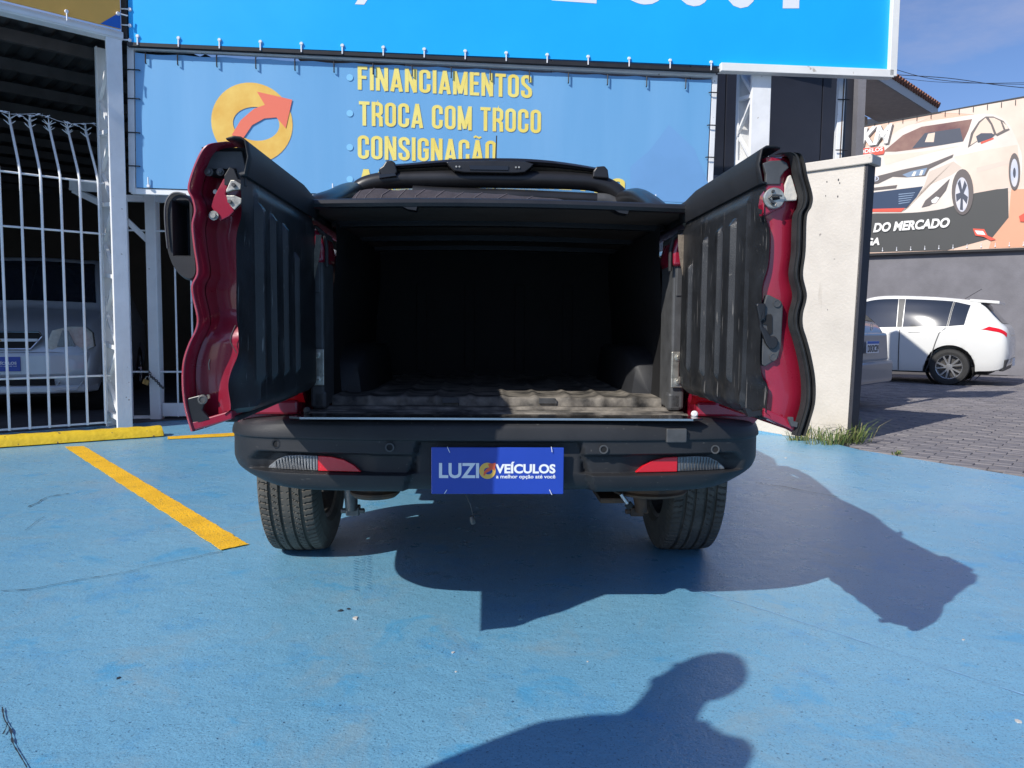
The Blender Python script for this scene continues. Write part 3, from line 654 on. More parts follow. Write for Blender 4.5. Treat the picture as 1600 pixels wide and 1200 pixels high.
# ---- jambs with their brackets
for s in (-1, 1):
    jb = MB().box((s*.578, .29, .955), (.045, .16, .56)).build('bed_jamb', 'greyplastic', truck, bevel=.008)
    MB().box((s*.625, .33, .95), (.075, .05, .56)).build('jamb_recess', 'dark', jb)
    # pillar trim with openings is built from rails
    MB().box((s*.6, .212, 1.09), (.07, .012, .10)).build('jamb_trim', 'greyplastic', jb, bevel=.004)
    br = MB().box((s*.592, .200, .845), (.076, .006, .036)).box((s*.592, .200, .765), (.076, .006, .036)).box((s*.567, .200, .805), (.026, .006, .06)).build('striker_bracket', 'steel', jb, bevel=.003)
    for zz in (.845, .767): MB().lathe((s*.576, .197, zz), (0, -1, 0), [(0, .012), (.003, .012), (.004, .007), (.008, .006), (.008, .001)], 10).build('bolt', 'steel', br)
    MB().box((s*.612, .216, .975), (.05, .01, .07)).build('jamb_hole', 'dark', jb)
    MB().box((s*.612, .214, 1.0), (.03, .014, .028)).build('jamb_tab', 'greyplastic', jb, bevel=.003)
    MB().box((s*.572, .235, .70), (.045, .05, .06)).build('jamb_foot', 'greyplastic', jb, bevel=.01)
    # rounded red end of the bed side with its black edging and catch pin
    cap_pts = [(.548, 1.135), (.548, 1.18), (.556, 1.215), (.575, 1.235), (.60, 1.242), (.655, 1.242), (.655, 1.135)]
    MB().prism([Vector((s*x, .195, z)) for x, z in cap_pts], (0, .17, 0)).build('bed_side_end', 'red', truck, bevel=.012, smooth=True)
    MB().tube([(s*x, .20, z) for x, z in [(.543, 1.12), (.543, 1.185), (.55, 1.222), (.573, 1.243), (.61, 1.25)]], .006, 8).build('edge_seal', 'rubber', truck, smooth=True)
    MB().lathe((s*.59, .19, 1.25), (0, 0, 1), [(0, .006), (.012, .006), (.012, .011), (.020, .011), (.021, .003)], 12).build('catch_pin', 'steel', truck, smooth=True)
    bp = [TL(u, v, .13) for u, v in (((1064, 367), (1064, 385), (1067, 410), (1073, 440), (1077, 458)) if s > 0 else ((498, 367), (497, 385), (494, 405), (489, 425), (486, 440)))]
    b = MB().grid([[p+Vector((-.009, 0, 0)) for p in bp], [p+Vector((.009, 0, 0)) for p in bp]]); o = b.build('check_strap', 'strap_and_bounce', truck); md = o.modifiers.new('solid', 'SOLIDIFY'); md.thickness = .003
# ---- the two tailgate doors
YF = -.54
def px_xz(lst, y=YF): return [((p := TL(u, v, y)).x, p.z) for u, v in lst]
OUT = {-1: [(352, 221), (322, 227), (306, 251), (293, 292), (300, 312), (303, 330), (299, 352), (302, 385), (307, 424), (299, 445), (300, 463), (307, 495), (305, 514), (293, 540), (285, 568), (284, 603), (288, 638), (298, 674)],
       1: [(1230, 241), (1251, 244), (1259, 276), (1267, 307), (1265, 324), (1258, 340), (1256, 393), (1252, 430), (1258, 462), (1252, 490), (1252, 510), (1258, 530), (1265, 557), (1271, 592), (1271, 627), (1264, 655), (1256, 680)]}
INN = {-1: [(384, 224), (384, 290), (378, 335), (368, 368), (368, 430), (368, 490), (371, 520), (371, 552), (360, 580), (355, 603), (359, 632), (360, 656)],
       1: [(1188, 243), (1188, 290), (1192, 335), (1204, 361), (1202, 411), (1193, 445), (1190, 475), (1182, 522), (1182, 557), (1192, 589), (1201, 603), (1200, 627), (1196, 652)]}
RIBY = {-1: [(-.435, 1.215), (-.335, 1.205), (-.225, 1.195), (-.105, 1.135)], 1: [(-.36, 1.205), (-.25, 1.20), (-.12, 1.19), (.03, 1.13)]}
for s in (-1, 1):
    outer = smoothpath([(x, 0, z) for x, z in px_xz(OUT[s])], 6); inner = smoothpath([(s*max(abs(x), .577), 0, z) for x, z in px_xz(INN[s])], 5)
    door = thing('tailgate_door', (0, 0, 0), None, None); door.parent = truck
    MW[door.name] = MW['pickup_truck']
    door['label'] = 'left tailgate door, outer handle showing past its edge' if s < 0 else 'right tailgate door with rubber seal and release lever'
    YH = .10; rec = .052 if s < 0 else .022
    # outer skin
    def skinrow(y, k, th): return [(p.x - s*th - s*k, y, p.z) for p in outer]
    a_, b_ = [(p.x, p.z) for p in outer], [(p.x-s*.007, p.z) for p in outer]
    loop = [Vector((x, YF, z)) for x, z in a_]+[Vector((x, YF, z)) for x, z in b_[::-1]]
    b = MB()
    rows = [[(x, y, z) for x, z in a_] for y in (YF, YF+.02, YH)]; b.grid(rows)
    rows = [[(x, YF, z) for x, z in a_], [(x, YF-.001, z) for x, z in [(x-s*.004, z) for x, z in a_]], [(x, YF+.002, z) for x, z in b_], [(x, YF+rec, z) for x, z in [(x-s*.004, z) for x, z in b_]]]
    b.grid(rows)
    b.build('outer_skin', 'red', door, smooth=True, angle=50)
    # inner panel: ribbon between skin and liner edge, with a pressed step
    n = 70
    def resample(path, n):
        d = [0]
        for i in range(1, len(path)): d.append(d[-1]+(path[i]-path[i-1]).length)
        zs = [p.z for p in path]
        return [Vector((interp(t*d[-1]/n, d, [p.x for p in path]), 0, interp(t*d[-1]/n, d, zs))) for t in range(n+1)]
    o_ = resample([Vector((p.x-s*.012, 0, p.z)) for p in outer], n); i_ = resample(inner, n)
    rows = []
    if s < 0: steps = [(0, rec), (.05, rec+.003), (.12, rec+.004), (.30, rec+.001), (.55, rec), (.8, rec-.001), (.95, rec), (1.0, rec+.012)]
    else: steps = [(0, rec+.012), (.12, rec+.006), (.25, rec+.002), (.4, rec-.001), (.55, rec-.002), (.7, rec-.001), (.85, rec+.001), (.94, rec+.005), (1.0, rec+.014)]
    for f, dy in steps:
        row = []
        for k in range(n+1):
            z = o_[k].z*(1-f)+i_[k].z*f; deep = .036*sstep(.90, .97, z)*sstep(-.02, .10, f)*sstep(1.0, .9, f) if s < 0 else 0
            row.append((o_[k].x*(1-f)+i_[k].x*f, YF+dy+deep, z))
        rows.append(row)
    panel = MB().grid(rows).build('inner_panel', 'red', door, smooth=True, angle=30)
    # underside of the door
    zb = i_[-1].z
    MB().prism([Vector((o_[-1].x+s*.012, YF+.004, o_[-1].z)), Vector((i_[-1].x, YF+.01, zb)), Vector((i_[-1].x+s*.01, YH, zb+.005)), Vector((o_[-1].x+s*.012, YH, o_[-1].z+.01))], (0, 0, .02)).build('door_bottom', 'red', door, bevel=.003)
    MB().bar((i_[-1].x+s*.01, YF+.03, zb-.002), (i_[-1].x+s*.02, YH, zb+.004), .03, .014).build('bottom_seal', 'rubber', door, bevel=.004)
    # liner with pressed ribs
    ylist = sorted(set([YF+.006, YF+.012, -.50, -.47, -.455, -.445]+[-.44+i*.004 for i in range(int((.14+.44)/.004)+1)]))
    zlist = [.738+(.016*i) for i in range(34)]; ztop = 1.262
    zlist = sorted(set([.738, .742, .75, .762]+[.762+(ztop-.762)*i/56 for i in range(57)]))
    rows = []
    for z in zlist:
        xi = interp(z, [p.z for p in i_[::-1]], [p.x for p in i_[::-1]]); row = []
        slope = .573
        for y in ylist:
            f = sstep(YF+.008, -.452, y); x = abs(xi)*(1-f)+slope*f
            if y > -.45:
                for ry, zt in RIBY[s]:
                    hgt = .013*sstep(zt+.004, zt-.014, z)*sstep(.80, .822, z); x -= hgt*max(0, min(1, (.016-abs(y-ry))/.007))
                if s > 0 and z < .80: x += .004*math.sin((y)*60)*sstep(.80, .78, z)
                x -= .007*sstep(-.452, -.444, y)*sstep(.75, .765, z)*sstep(1.25, 1.235, z)
            x += .015*sstep(.752, .738, z)
            row.append((s*x, y, z))
        rows.append(row)
    MB().grid(rows).build('door_liner', 'liner', door, smooth=True, angle=28)
    # top cap
    zc0, zc1 = 1.262, 1.342
    xo = abs(outer[0].x)
    pts = [(.563, YF+.01), (.563, .175), (.600, .175), (.600, YF+.01)]
    cap = MB()
    rows = []
    for (y) in (YF+.004, YF+.03, -.2, 0, .12, .18):
        up = .0 if y < .1 else -.012
        rows.append([(s*.578, y, zc0+.012*(y > .1)), (s*.568, y, zc0+.002), (s*.560, y, (zc0+zc1)/2), (s*.566, y, zc1-.006+up), (s*.575, y, zc1+up), (s*.590, y, zc1+.001+up), (s*.606, y, zc1-.004+up)])
    cap.grid(rows); capo = cap.build('top_cap', 'plastic', door, smooth=True, angle=35)
    md = capo.modifiers.new('solid', 'SOLIDIFY'); md.thickness = .004; md.offset = 0
    # hollow behind the cap end
    zz0 = 1.268
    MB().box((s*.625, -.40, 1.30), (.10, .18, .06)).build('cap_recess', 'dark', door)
    if s < 0:
        def poly(name, m, pts, y=-.505, th=.012, bev=.002, par=door): return MB().prism([TL(u, v, y) for u, v in pts], (0, th, 0)).build(name, m, par, bevel=bev)
        poly('striker_cover', 'greyplastic', [(327, 236), (378, 236), (384, 262), (384, 287), (372, 286), (369, 264), (319, 264)], -.497)
        poly('buffer_wedge', 'satin_black', [(350, 274), (358, 261), (366, 264), (372, 280), (380, 282), (380, 275), (384, 275), (384, 291), (350, 289)], -.51)
        for (u, v, r_) in ((327, 269, .0095), (345, 269, .0085)):
            MB().lathe(TL(u, v, -.50), (0, -1, 0), [(0, r_), (.004, r_), (.004, r_*.62), (.009, r_*.6), (.010, r_*.3), (.010, .0005)], 14).build('bolt', 'darksteel', door, smooth=True)
        poly('latch_bracket', 'red', [(349, 279), (358, 279), (352, 303), (366, 330), (358, 338), (344, 345), (329, 322), (333, 309)], -.508)
        lat = poly('latch_jaw', 'steel', [(360, 281), (366, 281), (377, 288), (376, 296), (364, 297), (353, 301), (353, 297)], -.514)
        poly('latch_jaw', 'steel', [(353, 305), (366, 305), (378, 310), (377, 317), (366, 328), (360, 322), (355, 313)], -.514)
        for (u, v) in ((365, 289), (359, 315)): MB().lathe(TL(u, v, -.516), (0, -1, 0), [(0, .0045), (.004, .004), (.004, .0003)], 12).build('rivet', 'darksteel', door)
        MB().lathe(TL(334.5, 337, -.51), (0, -1, 0), [(0, .0105), (.003, .0105), (.003, .006), (.009, .006), (.009, .0004)], 14).build('bolt', 'steel', door)
        for (u, v) in ((337, 300), (304, 347), (306, 400), (325, 620)):
            MB().lathe(TL(u, v, -.502), (0, -1, 0), [(0, .0062), (.003, .005), (.003, .0003)], 10).build('plug', 'steel', door, smooth=True)
        bc = poly('corner_plate', 'satin_black', [(291, 623), (317, 616), (322, 620), (319, 632), (316, 641), (328, 655), (298, 666)], -.535)
        MB().lathe(TL(317, 624, -.538), (0, -1, 0), [(0, .011), (.003, .011), (.004, .007), (.002, .006), (.002, .0003)], 14).build('bolt', 'darksteel', bc)
        # outer pull handle seen edge on
        hp = [(267, 304), (277, 301), (288, 303), (299, 314), (303, 326), (301, 352), (304, 385), (308, 424), (301, 438), (286, 434), (272, 418), (262, 388), (258, 345), (259, 320)]
        P = smoothpath([TL(u, v, -.50) for u, v in hp], 4, True); cx = sum((p for p in P), Vector())/len(P); b = MB()
        f = lambda k, y: [Vector((cx.x+(p.x-cx.x)*k, y, cx.z+(p.z-cx.z)*k)) for p in P+[P[0]]]
        ra, rb2 = TL(270, 313, -.5), TL(300, 401, -.5)
        g_ = lambda y, e: [Vector((min(max(cx.x+(p.x-cx.x)*.95, ra.x+e), rb2.x-e), y, min(max(cx.z+(p.z-cx.z)*.95, rb2.z+e), ra.z-e))) for p in P+[P[0]]]
        b.grid([f(.9, -.36), f(1, -.38), f(1, -.497), f(.96, -.506), g_(-.506, 0), g_(-.503, .002), g_(-.46, .004), g_(-.44, .008)]); b.f.append(tuple(range(len(b.v)-len(P)-1, len(b.v)-1)))
        b.build('pull_handle', 'plastic', door, smooth=True, angle=40)
        P2 = [TL(u, v, -.512) for u, v in ((262, 388), (258, 345), (259, 318), (267, 304), (277, 301), (290, 304))]
        MB().tube(smoothpath(P2, 5), [.0022]*26, 6).build('handle_rim', 'greyplastic', door, smooth=True)
        P2 = [TL(u, v, -.500) for u, v in ((368, 508), (362, 522), (360, 533), (366, 545), (370, 552))]
        MB().tube(smoothpath(P2, 4), .0010, 5).build('drain_tube', 'greyplastic', door)
        for pts in ([(328, 561), (326, 568), (327, 578)], ): MB().tube([TL(u, v, -.4895) for u, v in pts], .0009, 4).build('scratch', 'steel', door)
    else:
        def poly(name, m, pts, y=-.505, th=.012, bev=.002, par=door): return MB().prism([TL(u, v, y) for u, v in pts], (0, th, 0)).build(name, m, par, bevel=bev)
        # wide rubber seal along the skin edge
        sp = [Vector((p.x, 0, p.z)) for p in outer]
        rows = []
        for off, y in ((.000, YF+.02), (-.001, YF-.008), (.003, YF-.014), (.0065, YF-.008), (.0085, YF+.004), (.0105, YF-.006), (.0125, YF-.014), (.0145, YF-.011), (.0155, YF-.016), (.0185, YF-.016), (.0195, YF-.011), (.0225, YF-.012), (.0240, YF-.004), (.0255, YF+.010)):
            rows.append([(p.x-off, y, p.z) for p in sp])
        MB().grid(rows).build('rubber_seal', 'rubber', door, smooth=True, angle=60)
        poly('end_plate', 'greyplastic', [(1194, 262), (1192, 255), (1203, 251), (1222, 250), (1230, 254), (1233, 262), (1226, 268), (1220, 276), (1219, 288), (1196, 288), (1197, 272)], -.534)
        poly('end_window', 'wallcream', [(1232, 275), (1236, 273), (1239, 282), (1246, 306), (1245, 313), (1224, 314), (1226, 290)], -.530, .008)
        lb = MB().prism([TL(u, v, -.50) for u, v in [(1192, 290), (1217, 289), (1219, 300), (1218, 326), (1202, 333), (1186, 341), (1184, 322), (1188, 298)]], (0, -.03, 0)).build('latch_housing', 'red', door, bevel=.004)
        poly('latch_slot', 'dark', [(1184, 325), (1191, 328), (1190, 335), (1184, 333)], -.534, .003, 0, lb)
        c = TL(1209, 310, -.535); rows = []
        lat = MB().lathe(c, (0, -1, 0), [(-.004, .0235), (.003, .0235), (.005, .022), (.005, .0005)], 28)
        lat.build('latch_plate', 'steel', door, smooth=True)
        MB().tube([TL(u, v, -.548) for u, v in [(1201, 310), (1206, 305), (1214, 305), (1222, 306)]], .0022, 8).tube([TL(u, v, -.548) for u, v in [(1202, 311), (1208, 316), (1213, 318), (1211, 323)]], .0022, 8).build('latch_hook', 'darksteel', lb)
        poly('latch_hole', 'dark', [(1206, 307), (1218, 307), (1219, 311), (1208, 313)], -.5415, .001, 0, lb)
        for (u, v) in ((1208, 299), (1207, 318)): MB().lathe(TL(u, v, -.541), (0, -1, 0), [(0, .004), (.003, .0035), (.003, .0003)], 10).build('rivet', 'darksteel', lb)
        # release lever on its plate
        pt = poly('lever_plate', 'greyplastic', [(1198, 460), (1203, 461), (1221, 470), (1224, 478), (1221, 540), (1216, 560), (1196, 573), (1190, 570), (1191, 520), (1190, 515), (1193, 475)], -.528, .016, .003)
        poly('lever_slot', 'dark', [(1197, 494), (1200, 491), (1205, 491), (1207, 494), (1207, 520), (1203, 523), (1200, 521), (1199, 508), (1190, 506), (1188, 502), (1196, 500)], -.530, .003, 0, pt)
        poly('release_lever', 'satin_black', [(1182, 476), (1185, 474), (1197, 474), (1196, 498), (1190, 502), (1193, 511), (1197, 513), (1205, 526), (1211, 525), (1216, 530), (1216, 540), (1210, 546), (1203, 545), (1197, 537), (1187, 511), (1187, 500)], -.536, .012, .003, pt)
        for (u, v, m) in ((1214, 474, 'greyplastic'), (1208, 558, 'greyplastic')): MB().lathe(TL(u, v, -.529), (0, -1, 0), [(0, .0085), (.002, .0085), (.002, .0065), (.001, .006), (.001, .0003)], 16).build('bolt', m, pt)
        poly('seal_clip', 'greyplastic', [(1233, 655), (1234, 652), (1240, 652), (1240, 658), (1247, 660), (1246, 668), (1237, 666)], -.55, .012, .001)
        poly('bottom_clip', 'satin_black', [(1164, 637), (1172, 639), (1176, 643), (1190, 641), (1192, 649), (1170, 652)], -.52, .02, .001)
# ---- tonneau cover
rows = []
for k in range(13):
    y = .11+1.36*k/12; rows.append([(x, y, 1.318+.010*math.cos(x*2.4)+(.006*math.sin(k*2.1)*math.cos(x*3)) - .004) for x in [-.60+1.20*i/24 for i in range(25)]])
cov = MB().grid(rows).build('tonneau_cover', 'cover', truck, smooth=True); md = cov.modifiers.new('solid', 'SOLIDIFY'); md.thickness = .004
rows = [[(p[0]*.97, p[1]+.01, p[2]-.022) for p in r_] for r_ in rows]; MB().grid(rows).build('cover_lining', 'coverin', cov, smooth=True)
f = lambda x, y, dz: (x, y, 1.309+.012*math.cos(x*2.4)+dz)
b = MB(); rows = []
for (y, dz) in ((.112, -.024), (.098, -.022), (.092, -.012), (.094, -.002), (.102, .003), (.13, .004)): rows.append([f(-.61+1.22*i/24, y, dz) for i in range(25)])
b.grid(rows).build('cover_rail', 'satin_black', cov, smooth=True, angle=40)
for (yy) in (.46, .92, 1.3):
    rows = []
    for (dy, dz) in ((-.02, -.014), (-.02, -.036), (.02, -.036), (.02, -.014)): rows.append([f(-.575+1.15*i/16, yy+dy, dz) for i in range(17)])
    MB().grid(rows).build('cover_bow', 'satin_black', cov, smooth=True, angle=40)
for (x) in (-.30, .34): MB().prism([f(x, .10, -.02), f(x+.05, .10, -.02), f(x+.045, .10, -.034), f(x+.02, .10, -.03)], (0, .05, 0)).build('cover_tab', 'satin_black', cov)
for s in (-1, 1): MB().box((s*.62, .80, 1.29), (.07, 1.32, .03)).build('side_rail', 'satin_black', cov, bevel=.008)
# ---- roll bar with its top spoiler and lamp
HY = 1.40
hp = [TL(u, v, HY) for u, v in ((552, 330), (556, 305), (566, 292), (590, 284), (625, 281), (700, 280), (770, 280), (840, 281), (905, 283), (935, 287), (958, 297), (972, 312), (978, 332))]
rb_ = MB().tube(smoothpath(hp, 5), .041, 16).build('roll_bar', 'satin_black', truck, smooth=True)
lg = [TL(556, 299, 1.40), TL(548, 299, 1.2), TL(537, 303, .95), TL(520, 312, .72), TL(495, 322, .55), TL(480, 340, .50)]
MB().tube(smoothpath(lg, 5), .039, 16).build('roll_bar_leg', 'satin_black', rb_, smooth=True)
lg = [TL(972, 312, 1.38), TL(984, 308, 1.25), TL(1000, 309, 1.0), TL(1022, 323, .75), TL(1040, 340, .60)]
MB().tube(smoothpath(lg, 5), .037, 16).build('roll_bar_leg', 'satin_black', rb_, smooth=True)
MB().tube(smoothpath([TL(u, v, 1.38) for u, v in ((645, 300), (700, 303), (800, 306), (932, 312))], 4), .030, 14).build('lower_tube', 'satin_black', rb_, smooth=True)
MB().tube(smoothpath([TL(u, v, 1.38) for u, v in ((932, 312), (950, 314), (966, 323))], 4), .031, 14).build('lower_tube_end', 'greyplastic', rb_, smooth=True)
# spoiler bar
tp = [TL(u, v, HY) for u, v in ((600, 261), (640, 258.5), (690, 254), (730, 252), (770, 251.5), (815, 252), (860, 255), (905, 261), (945, 268))]
P = smoothpath(tp, 4); rows = []
n = len(P)
for (dy, dz) in ((-.03, .004), (-.045, -.006), (-.035, -.013), (.09, -.026), (.10, -.02), (.06, .006), (-.03, .004)):
    rows.append([(p.x, p.y+dy, p.z+dz*(1.6-1.0*abs(i/n-.5))) for i, p in enumerate(P)])
sp_ = MB().grid(rows).build('spoiler_bar', 'gloss_black', rb_, smooth=True, angle=40)
MB().grid([[(p.x, p.y-.034, p.z-.012) for p in P], [(p.x, p.y+.07, p.z-.048) for p in P]]).build('spoiler_underside_bounce', 'strap_and_bounce', rb_, smooth=True)  # brown sheet paints in the light reflected onto the bar's underside
hz = lambda pts, y, th, nm, m, par, bv=.004: MB().prism([TL(u, v, y) for u, v in pts], (0, th, 0)).build(nm, m, par, bevel=bv)
lamp = hz([(697, 253), (715, 251.5), (770, 250.5), (820, 252), (834, 256), (829, 262), (820, 269), (806, 270.5), (726, 269.5), (710, 267), (702, 260)], 1.335, .09, 'brake_lamp', 'satin_black', truck)
hz([(732, 258), (795, 259), (794, 266), (734, 265)], 1.330, .01, 'lamp_lens', 'gloss_black', lamp, .001)
for u in (713, 718, 806, 811): MB().lathe(TL(u, 260.5 if u < 750 else 261.5, 1.332), (0, -1, 0), [(0, .005), (.003, .004), (.003, .0004)], 8).build('screw', 'steel', lamp)
hz([(762, 269), (788, 269), (786, 273), (764, 273)], 1.37, .04, 'lamp_foot', 'satin_black', lamp, .001)
for pts in ([(593, 275), (592, 263), (598, 259), (603, 251), (612, 250), (617, 254), (621, 268), (616, 276)], [(926, 277), (927, 267), (932, 260), (945, 259), (950, 265), (952, 279)]):
    hz(pts, 1.35, .11, 'spoiler_mount', 'satin_black', rb_, .006)
hz([(592, 264), (594, 272), (617, 270), (620, 275), (592, 279)], 1.345, .04, 'mount_clamp', 'gloss_black', rb_, .004)
# aerial on the roof
a = TL(774, 262, 2.4); b_ = TL(776, 212, 2.4); MB().tube([a-Vector((0, 0, .35)), a, b_], [.005, .005, .0035], 8).build('aerial', 'rubber', truck)
# ================================================================== quilt on the cover
qt = []
W2 = MW['pickup_truck']
top_ = [(548, 312), (556, 302), (566, 297), (590, 294), (615, 297), (640, 297), (670, 297), (700, 299), (730, 301), (760, 302), (800, 305), (840, 308), (880, 312), (925, 317)]
P = [p for p in smoothpath([TL(u, v, .75) for u, v in top_], 5)]; rows = []
zc = 1.325
for (dy, f) in ((-.10, .0), (-.09, .35), (-.05, .75), (0, 1), (.08, 1.0), (.18, .7), (.22, .0)):
    rows.append([W2 @ Vector((p.x, p.y+dy, zc+(max(p.z, zc+.002)-zc)*f + .006*mnoise.noise(Vector((p.x*16, dy*30, f*3)))*(0 < f))) for p in P])
qo = Vector(rows[0][0]); 
quilt = MB().grid([[p-qo for p in r_] for r_ in rows]).build('quilted_blanket', 'quilt', None, smooth=True); quilt.location = qo; MW[quilt.name] = Matrix.Translation(qo)
tag(quilt, 'dark quilted blanket folded on the truck cover under the roll bar', 'blanket')
b = MB()
for i in range(6, len(P)-12, 5):
    pts = [rows[1][i], rows[2][min(i+1, len(P)-1)], rows[3][min(i+3, len(P)-1)], rows[4][min(i+5, len(P)-1)]]
    b.tube([q-qo+Vector((0, -.001, .0015)) for q in pts], .0013, 4)
b.build('stitching', 'quiltline', quilt, fix=False)
# ================================================================== left yard: fence, lattice column, roof
FD = Vector((.735, .678, 0)).normalized(); FN = Vector((FD.y, -FD.x, 0))      # along the fence; towards the street
FB = Vector((-3.60, 6.86, 0))                                                  # right end of the fence
def fence_panel(org, d, n, length, label, zs, ztop, tip, spacing, nm='bar_fence'):
    t = thing(nm, org, label, 'fence'); k = int(length/spacing)
    ol = n*.0
    for z in zs:
        MB().cyl(d*-length + Vector((0, 0, z)), Vector((0, 0, z)), .009, 8).build('rail', 'white', t, smooth=True)
    for i in range(k):
        p = d*(-.05-i*spacing); nn = d.cross(Vector((0, 0, 1))); nn = nn if nn.y < 0 else -nn
        q = [p+Vector((0, 0, zs[0]-.01))-nn*0, p+Vector((0, 0, ztop-.05)), p+Vector((0, 0, ztop+.02))-nn*.01, p+Vector((0, 0, ztop+.12))-nn*.07]
        if tip: q += [p+Vector((0, 0, ztop+tip))-nn*.34]
        else: q = q[:2]+[p+Vector((0, 0, ztop+.02))]
        b = MB().tube([v+nn*.014 for v in q], .0105, 8)
        if tip:
            e = q[-1]+nn*.014
            for dz, r_ in ((0, .055), (-.05, .045)):
                for j in range(5):
                    a = 6.283*j/5+i; b.tube([e+Vector((0, 0, dz)), e+Vector((math.cos(a)*r_, math.sin(a)*r_, dz+.035))], [.006, .002], 5)
            b.tube([e, e+Vector((0, 0, .06))], [.008, .002], 5)
        b.build('bar', 'white', t, smooth=True)
    return t
fence_panel(FB, FD, FN, 5.4, 'white bar fence with thorned bent tips before the silver car', [.05, .47, 1.72, 2.16], 2.16, .50, .146)
# razor wire along the tips
b = MB(); rr = random.Random(9)
P = [FB+FD*(-5.4+5.5*i/60)-FN*.33+Vector((0, 0, 2.72+.02*math.sin(i*1.3))) for i in range(61)]
P[-1] = FB+FD*.05-FN*.25+Vector((0, 0, 2.68)); o_ = P[0].copy()
b.tube([p-o_ for p in P], .0025, 5)
for p in P[::1]:
    for k in range(2):
        a = rr.uniform(0, 6.28); dz = Vector((FD.x*math.cos(a)*.03, FD.y*math.cos(a)*.03, math.sin(a)*.02)); q = p-o_+FD*rr.uniform(0, .08)
        b.add([q-dz, q+Vector((0, 0, .008)), q+dz, q-Vector((0, 0, .008))], [(0, 1, 2, 3)])
wire = b.build('razor_wire', 'whiteprint', None, fix=False); wire.location = o_; tag(wire, 'barbed wire strung along the thorned fence tips', 'wire')
def lattice_column(name, base, fd, dd, h, fw, dep, label, m='white'):
    t = thing(name, base, label, 'column')
    fd, dd = Vector(fd).normalized(), Vector(dd).normalized(); up = Vector((0, 0, 1))
    MB().prism([Vector((0, 0, 0)), fd*fw, fd*fw+dd*.035, dd*.035], (0, 0, h)).build('front_channel', m, t, bevel=.004)
    MB().prism([dd*.035, dd*.045, dd*.045+fd*fw, dd*.035+fd*fw], (0, 0, h)) 
    MB().prism([dd*(dep-.03), dd*dep, dd*dep+fd*fw, dd*(dep-.03)+fd*fw], (0, 0, h)).build('rear_channel', m, t, bevel=.004)
    MB().prism([dd*(dep-.030)+fd*0, dd*(dep-.05), dd*(dep-.05)+fd*.012, dd*(dep-.03)+fd*.012], (0, 0, h)).build('channel_flange', m, t)
    z = .12; k = 0
    while z+.30 < h:
        a, c = dd*.03+fd*.03, dd*(dep-.02)+fd*.03
        if k % 2: a, c = c, a
        MB().bar(a+up*z, c+up*(z+.28), .03, .03, fd).build('diagonal', m, t)
        if k % 2 == 0: MB().bar(dd*.03+fd*.02+up*(z-.02), dd*(dep-.02)+fd*.02+up*(z+.01), .035, .035).build('batten', m, t)
        z += .31; k += 1
    MB().prism([fd*(fw-.012)+dd*.036, fd*(fw-.004)+dd*.036, fd*(fw-.004)+dd*(dep-.03), fd*(fw-.012)+dd*(dep-.03)], (0, 0, h)).build('back_web', m, t)
    return t
colb = gnd(184, 672); ZB = at(190, 67, 6.85).z; ZT = at(190, 54, 6.85).z
lattice_column('steel_column', colb, FD, Vector((-FN.x, -FN.y, 0)), ZB, .125, .36, 'white lattice steel column at the right end of the bar fence')
# roof edge beam and orange sign over the fence
rbm = thing('roof_beam', (colb.x, colb.y, ZB), 'long white steel beam under the orange sign', 'beam')
MB().prism([FD*-5.5+Vector((0, 0, .0)), FD*.14+Vector((0, 0, .0)), FD*.14+Vector((0, 0, ZT-ZB)), FD*-5.5+Vector((0, 0, ZT-ZB))], (-FN.x*.12, -FN.y*.12, 0)).build('beam_body', 'white', rbm, bevel=.006)
MB().prism([FD*-5.5+FN*.012+Vector((0, 0, .012)), FD*.13+FN*.012+Vector((0, 0, .012)), FD*.13+FN*.012+Vector((0, 0, .04)), FD*-5.5+FN*.012+Vector((0, 0, .04))], (-FN.x*.011, -FN.y*.011, 0)).build('beam_flange', 'white', rbm)
MB().prism([FD*-1.02+FN*.014+Vector((0, 0, .0)), FD*-1.0+FN*.014+Vector((0, 0, .0)), FD*-1.0+FN*.014+Vector((0, 0, ZT-ZB)), FD*-1.02+FN*.014+Vector((0, 0, ZT-ZB))], (-FN.x*.01, -FN.y*.01, 0)).build('splice_plate', 'white', rbm)
og = thing('orange_sign', (colb.x, colb.y, ZT-.01), 'orange sheet sign in the upper left above the white beam', 'sign')
MB().prism([FD*-5.5+FN*.03+Vector((0, 0, .02)), FD*.11+FN*.03+Vector((0, 0, .02)), FD*.11+FN*.03+Vector((0, 0, 1.1)), FD*-5.5+FN*.03+Vector((0, 0, 1.1))], (-FN.x*.02, -FN.y*.02, 0)).build('sheet', 'orange', og)
MB().add([FD*.11+FN*.033+Vector((0, 0, .02)), FD*-.05+FN*.033+Vector((0, 0, .02)), FD*.11+FN*.033+Vector((0, 0, .16))], [(0, 1, 2)]).build('blue_corner', 'deepblue', og)
tie = MB(); tie.cyl((0, 0, 0), (0, 0, .014), .017, 10, .012).tube([(0, 0, .006), (0, -.075, .008)], .006, 6); tie_me = tie.mesh('tie'); tie_me.materials.append(M['whiteprint'])
tieb = MB(); tieb.tube([(0, .02, .0), (0, .012, .014), (0, -.075, .014), (0, -.08, 0)], .006, 6); tieb_me = tieb.mesh('tie'); tieb_me.materials.append(M['blacksteel'])
def frame_rot(n, down):                              # local z -> n, local y -> -down
    z = Vector(n).normalized(); y = -Vector(down).normalized(); x = y.cross(z).normalized(); y = z.cross(x); return Matrix((x, y, z)).transposed().to_euler()
for i in range(4): shared('tie', tie_me, og, FD*(.09)+FN*.034+Vector((0, 0, .14+.34*i)), frame_rot(FN, FD))
for i in range(9): shared('tie', tie_me, og, FD*(-.3-.55*i)+FN*.034+Vector((0, 0, .05)), frame_rot(FN, (0, 0, -1)))
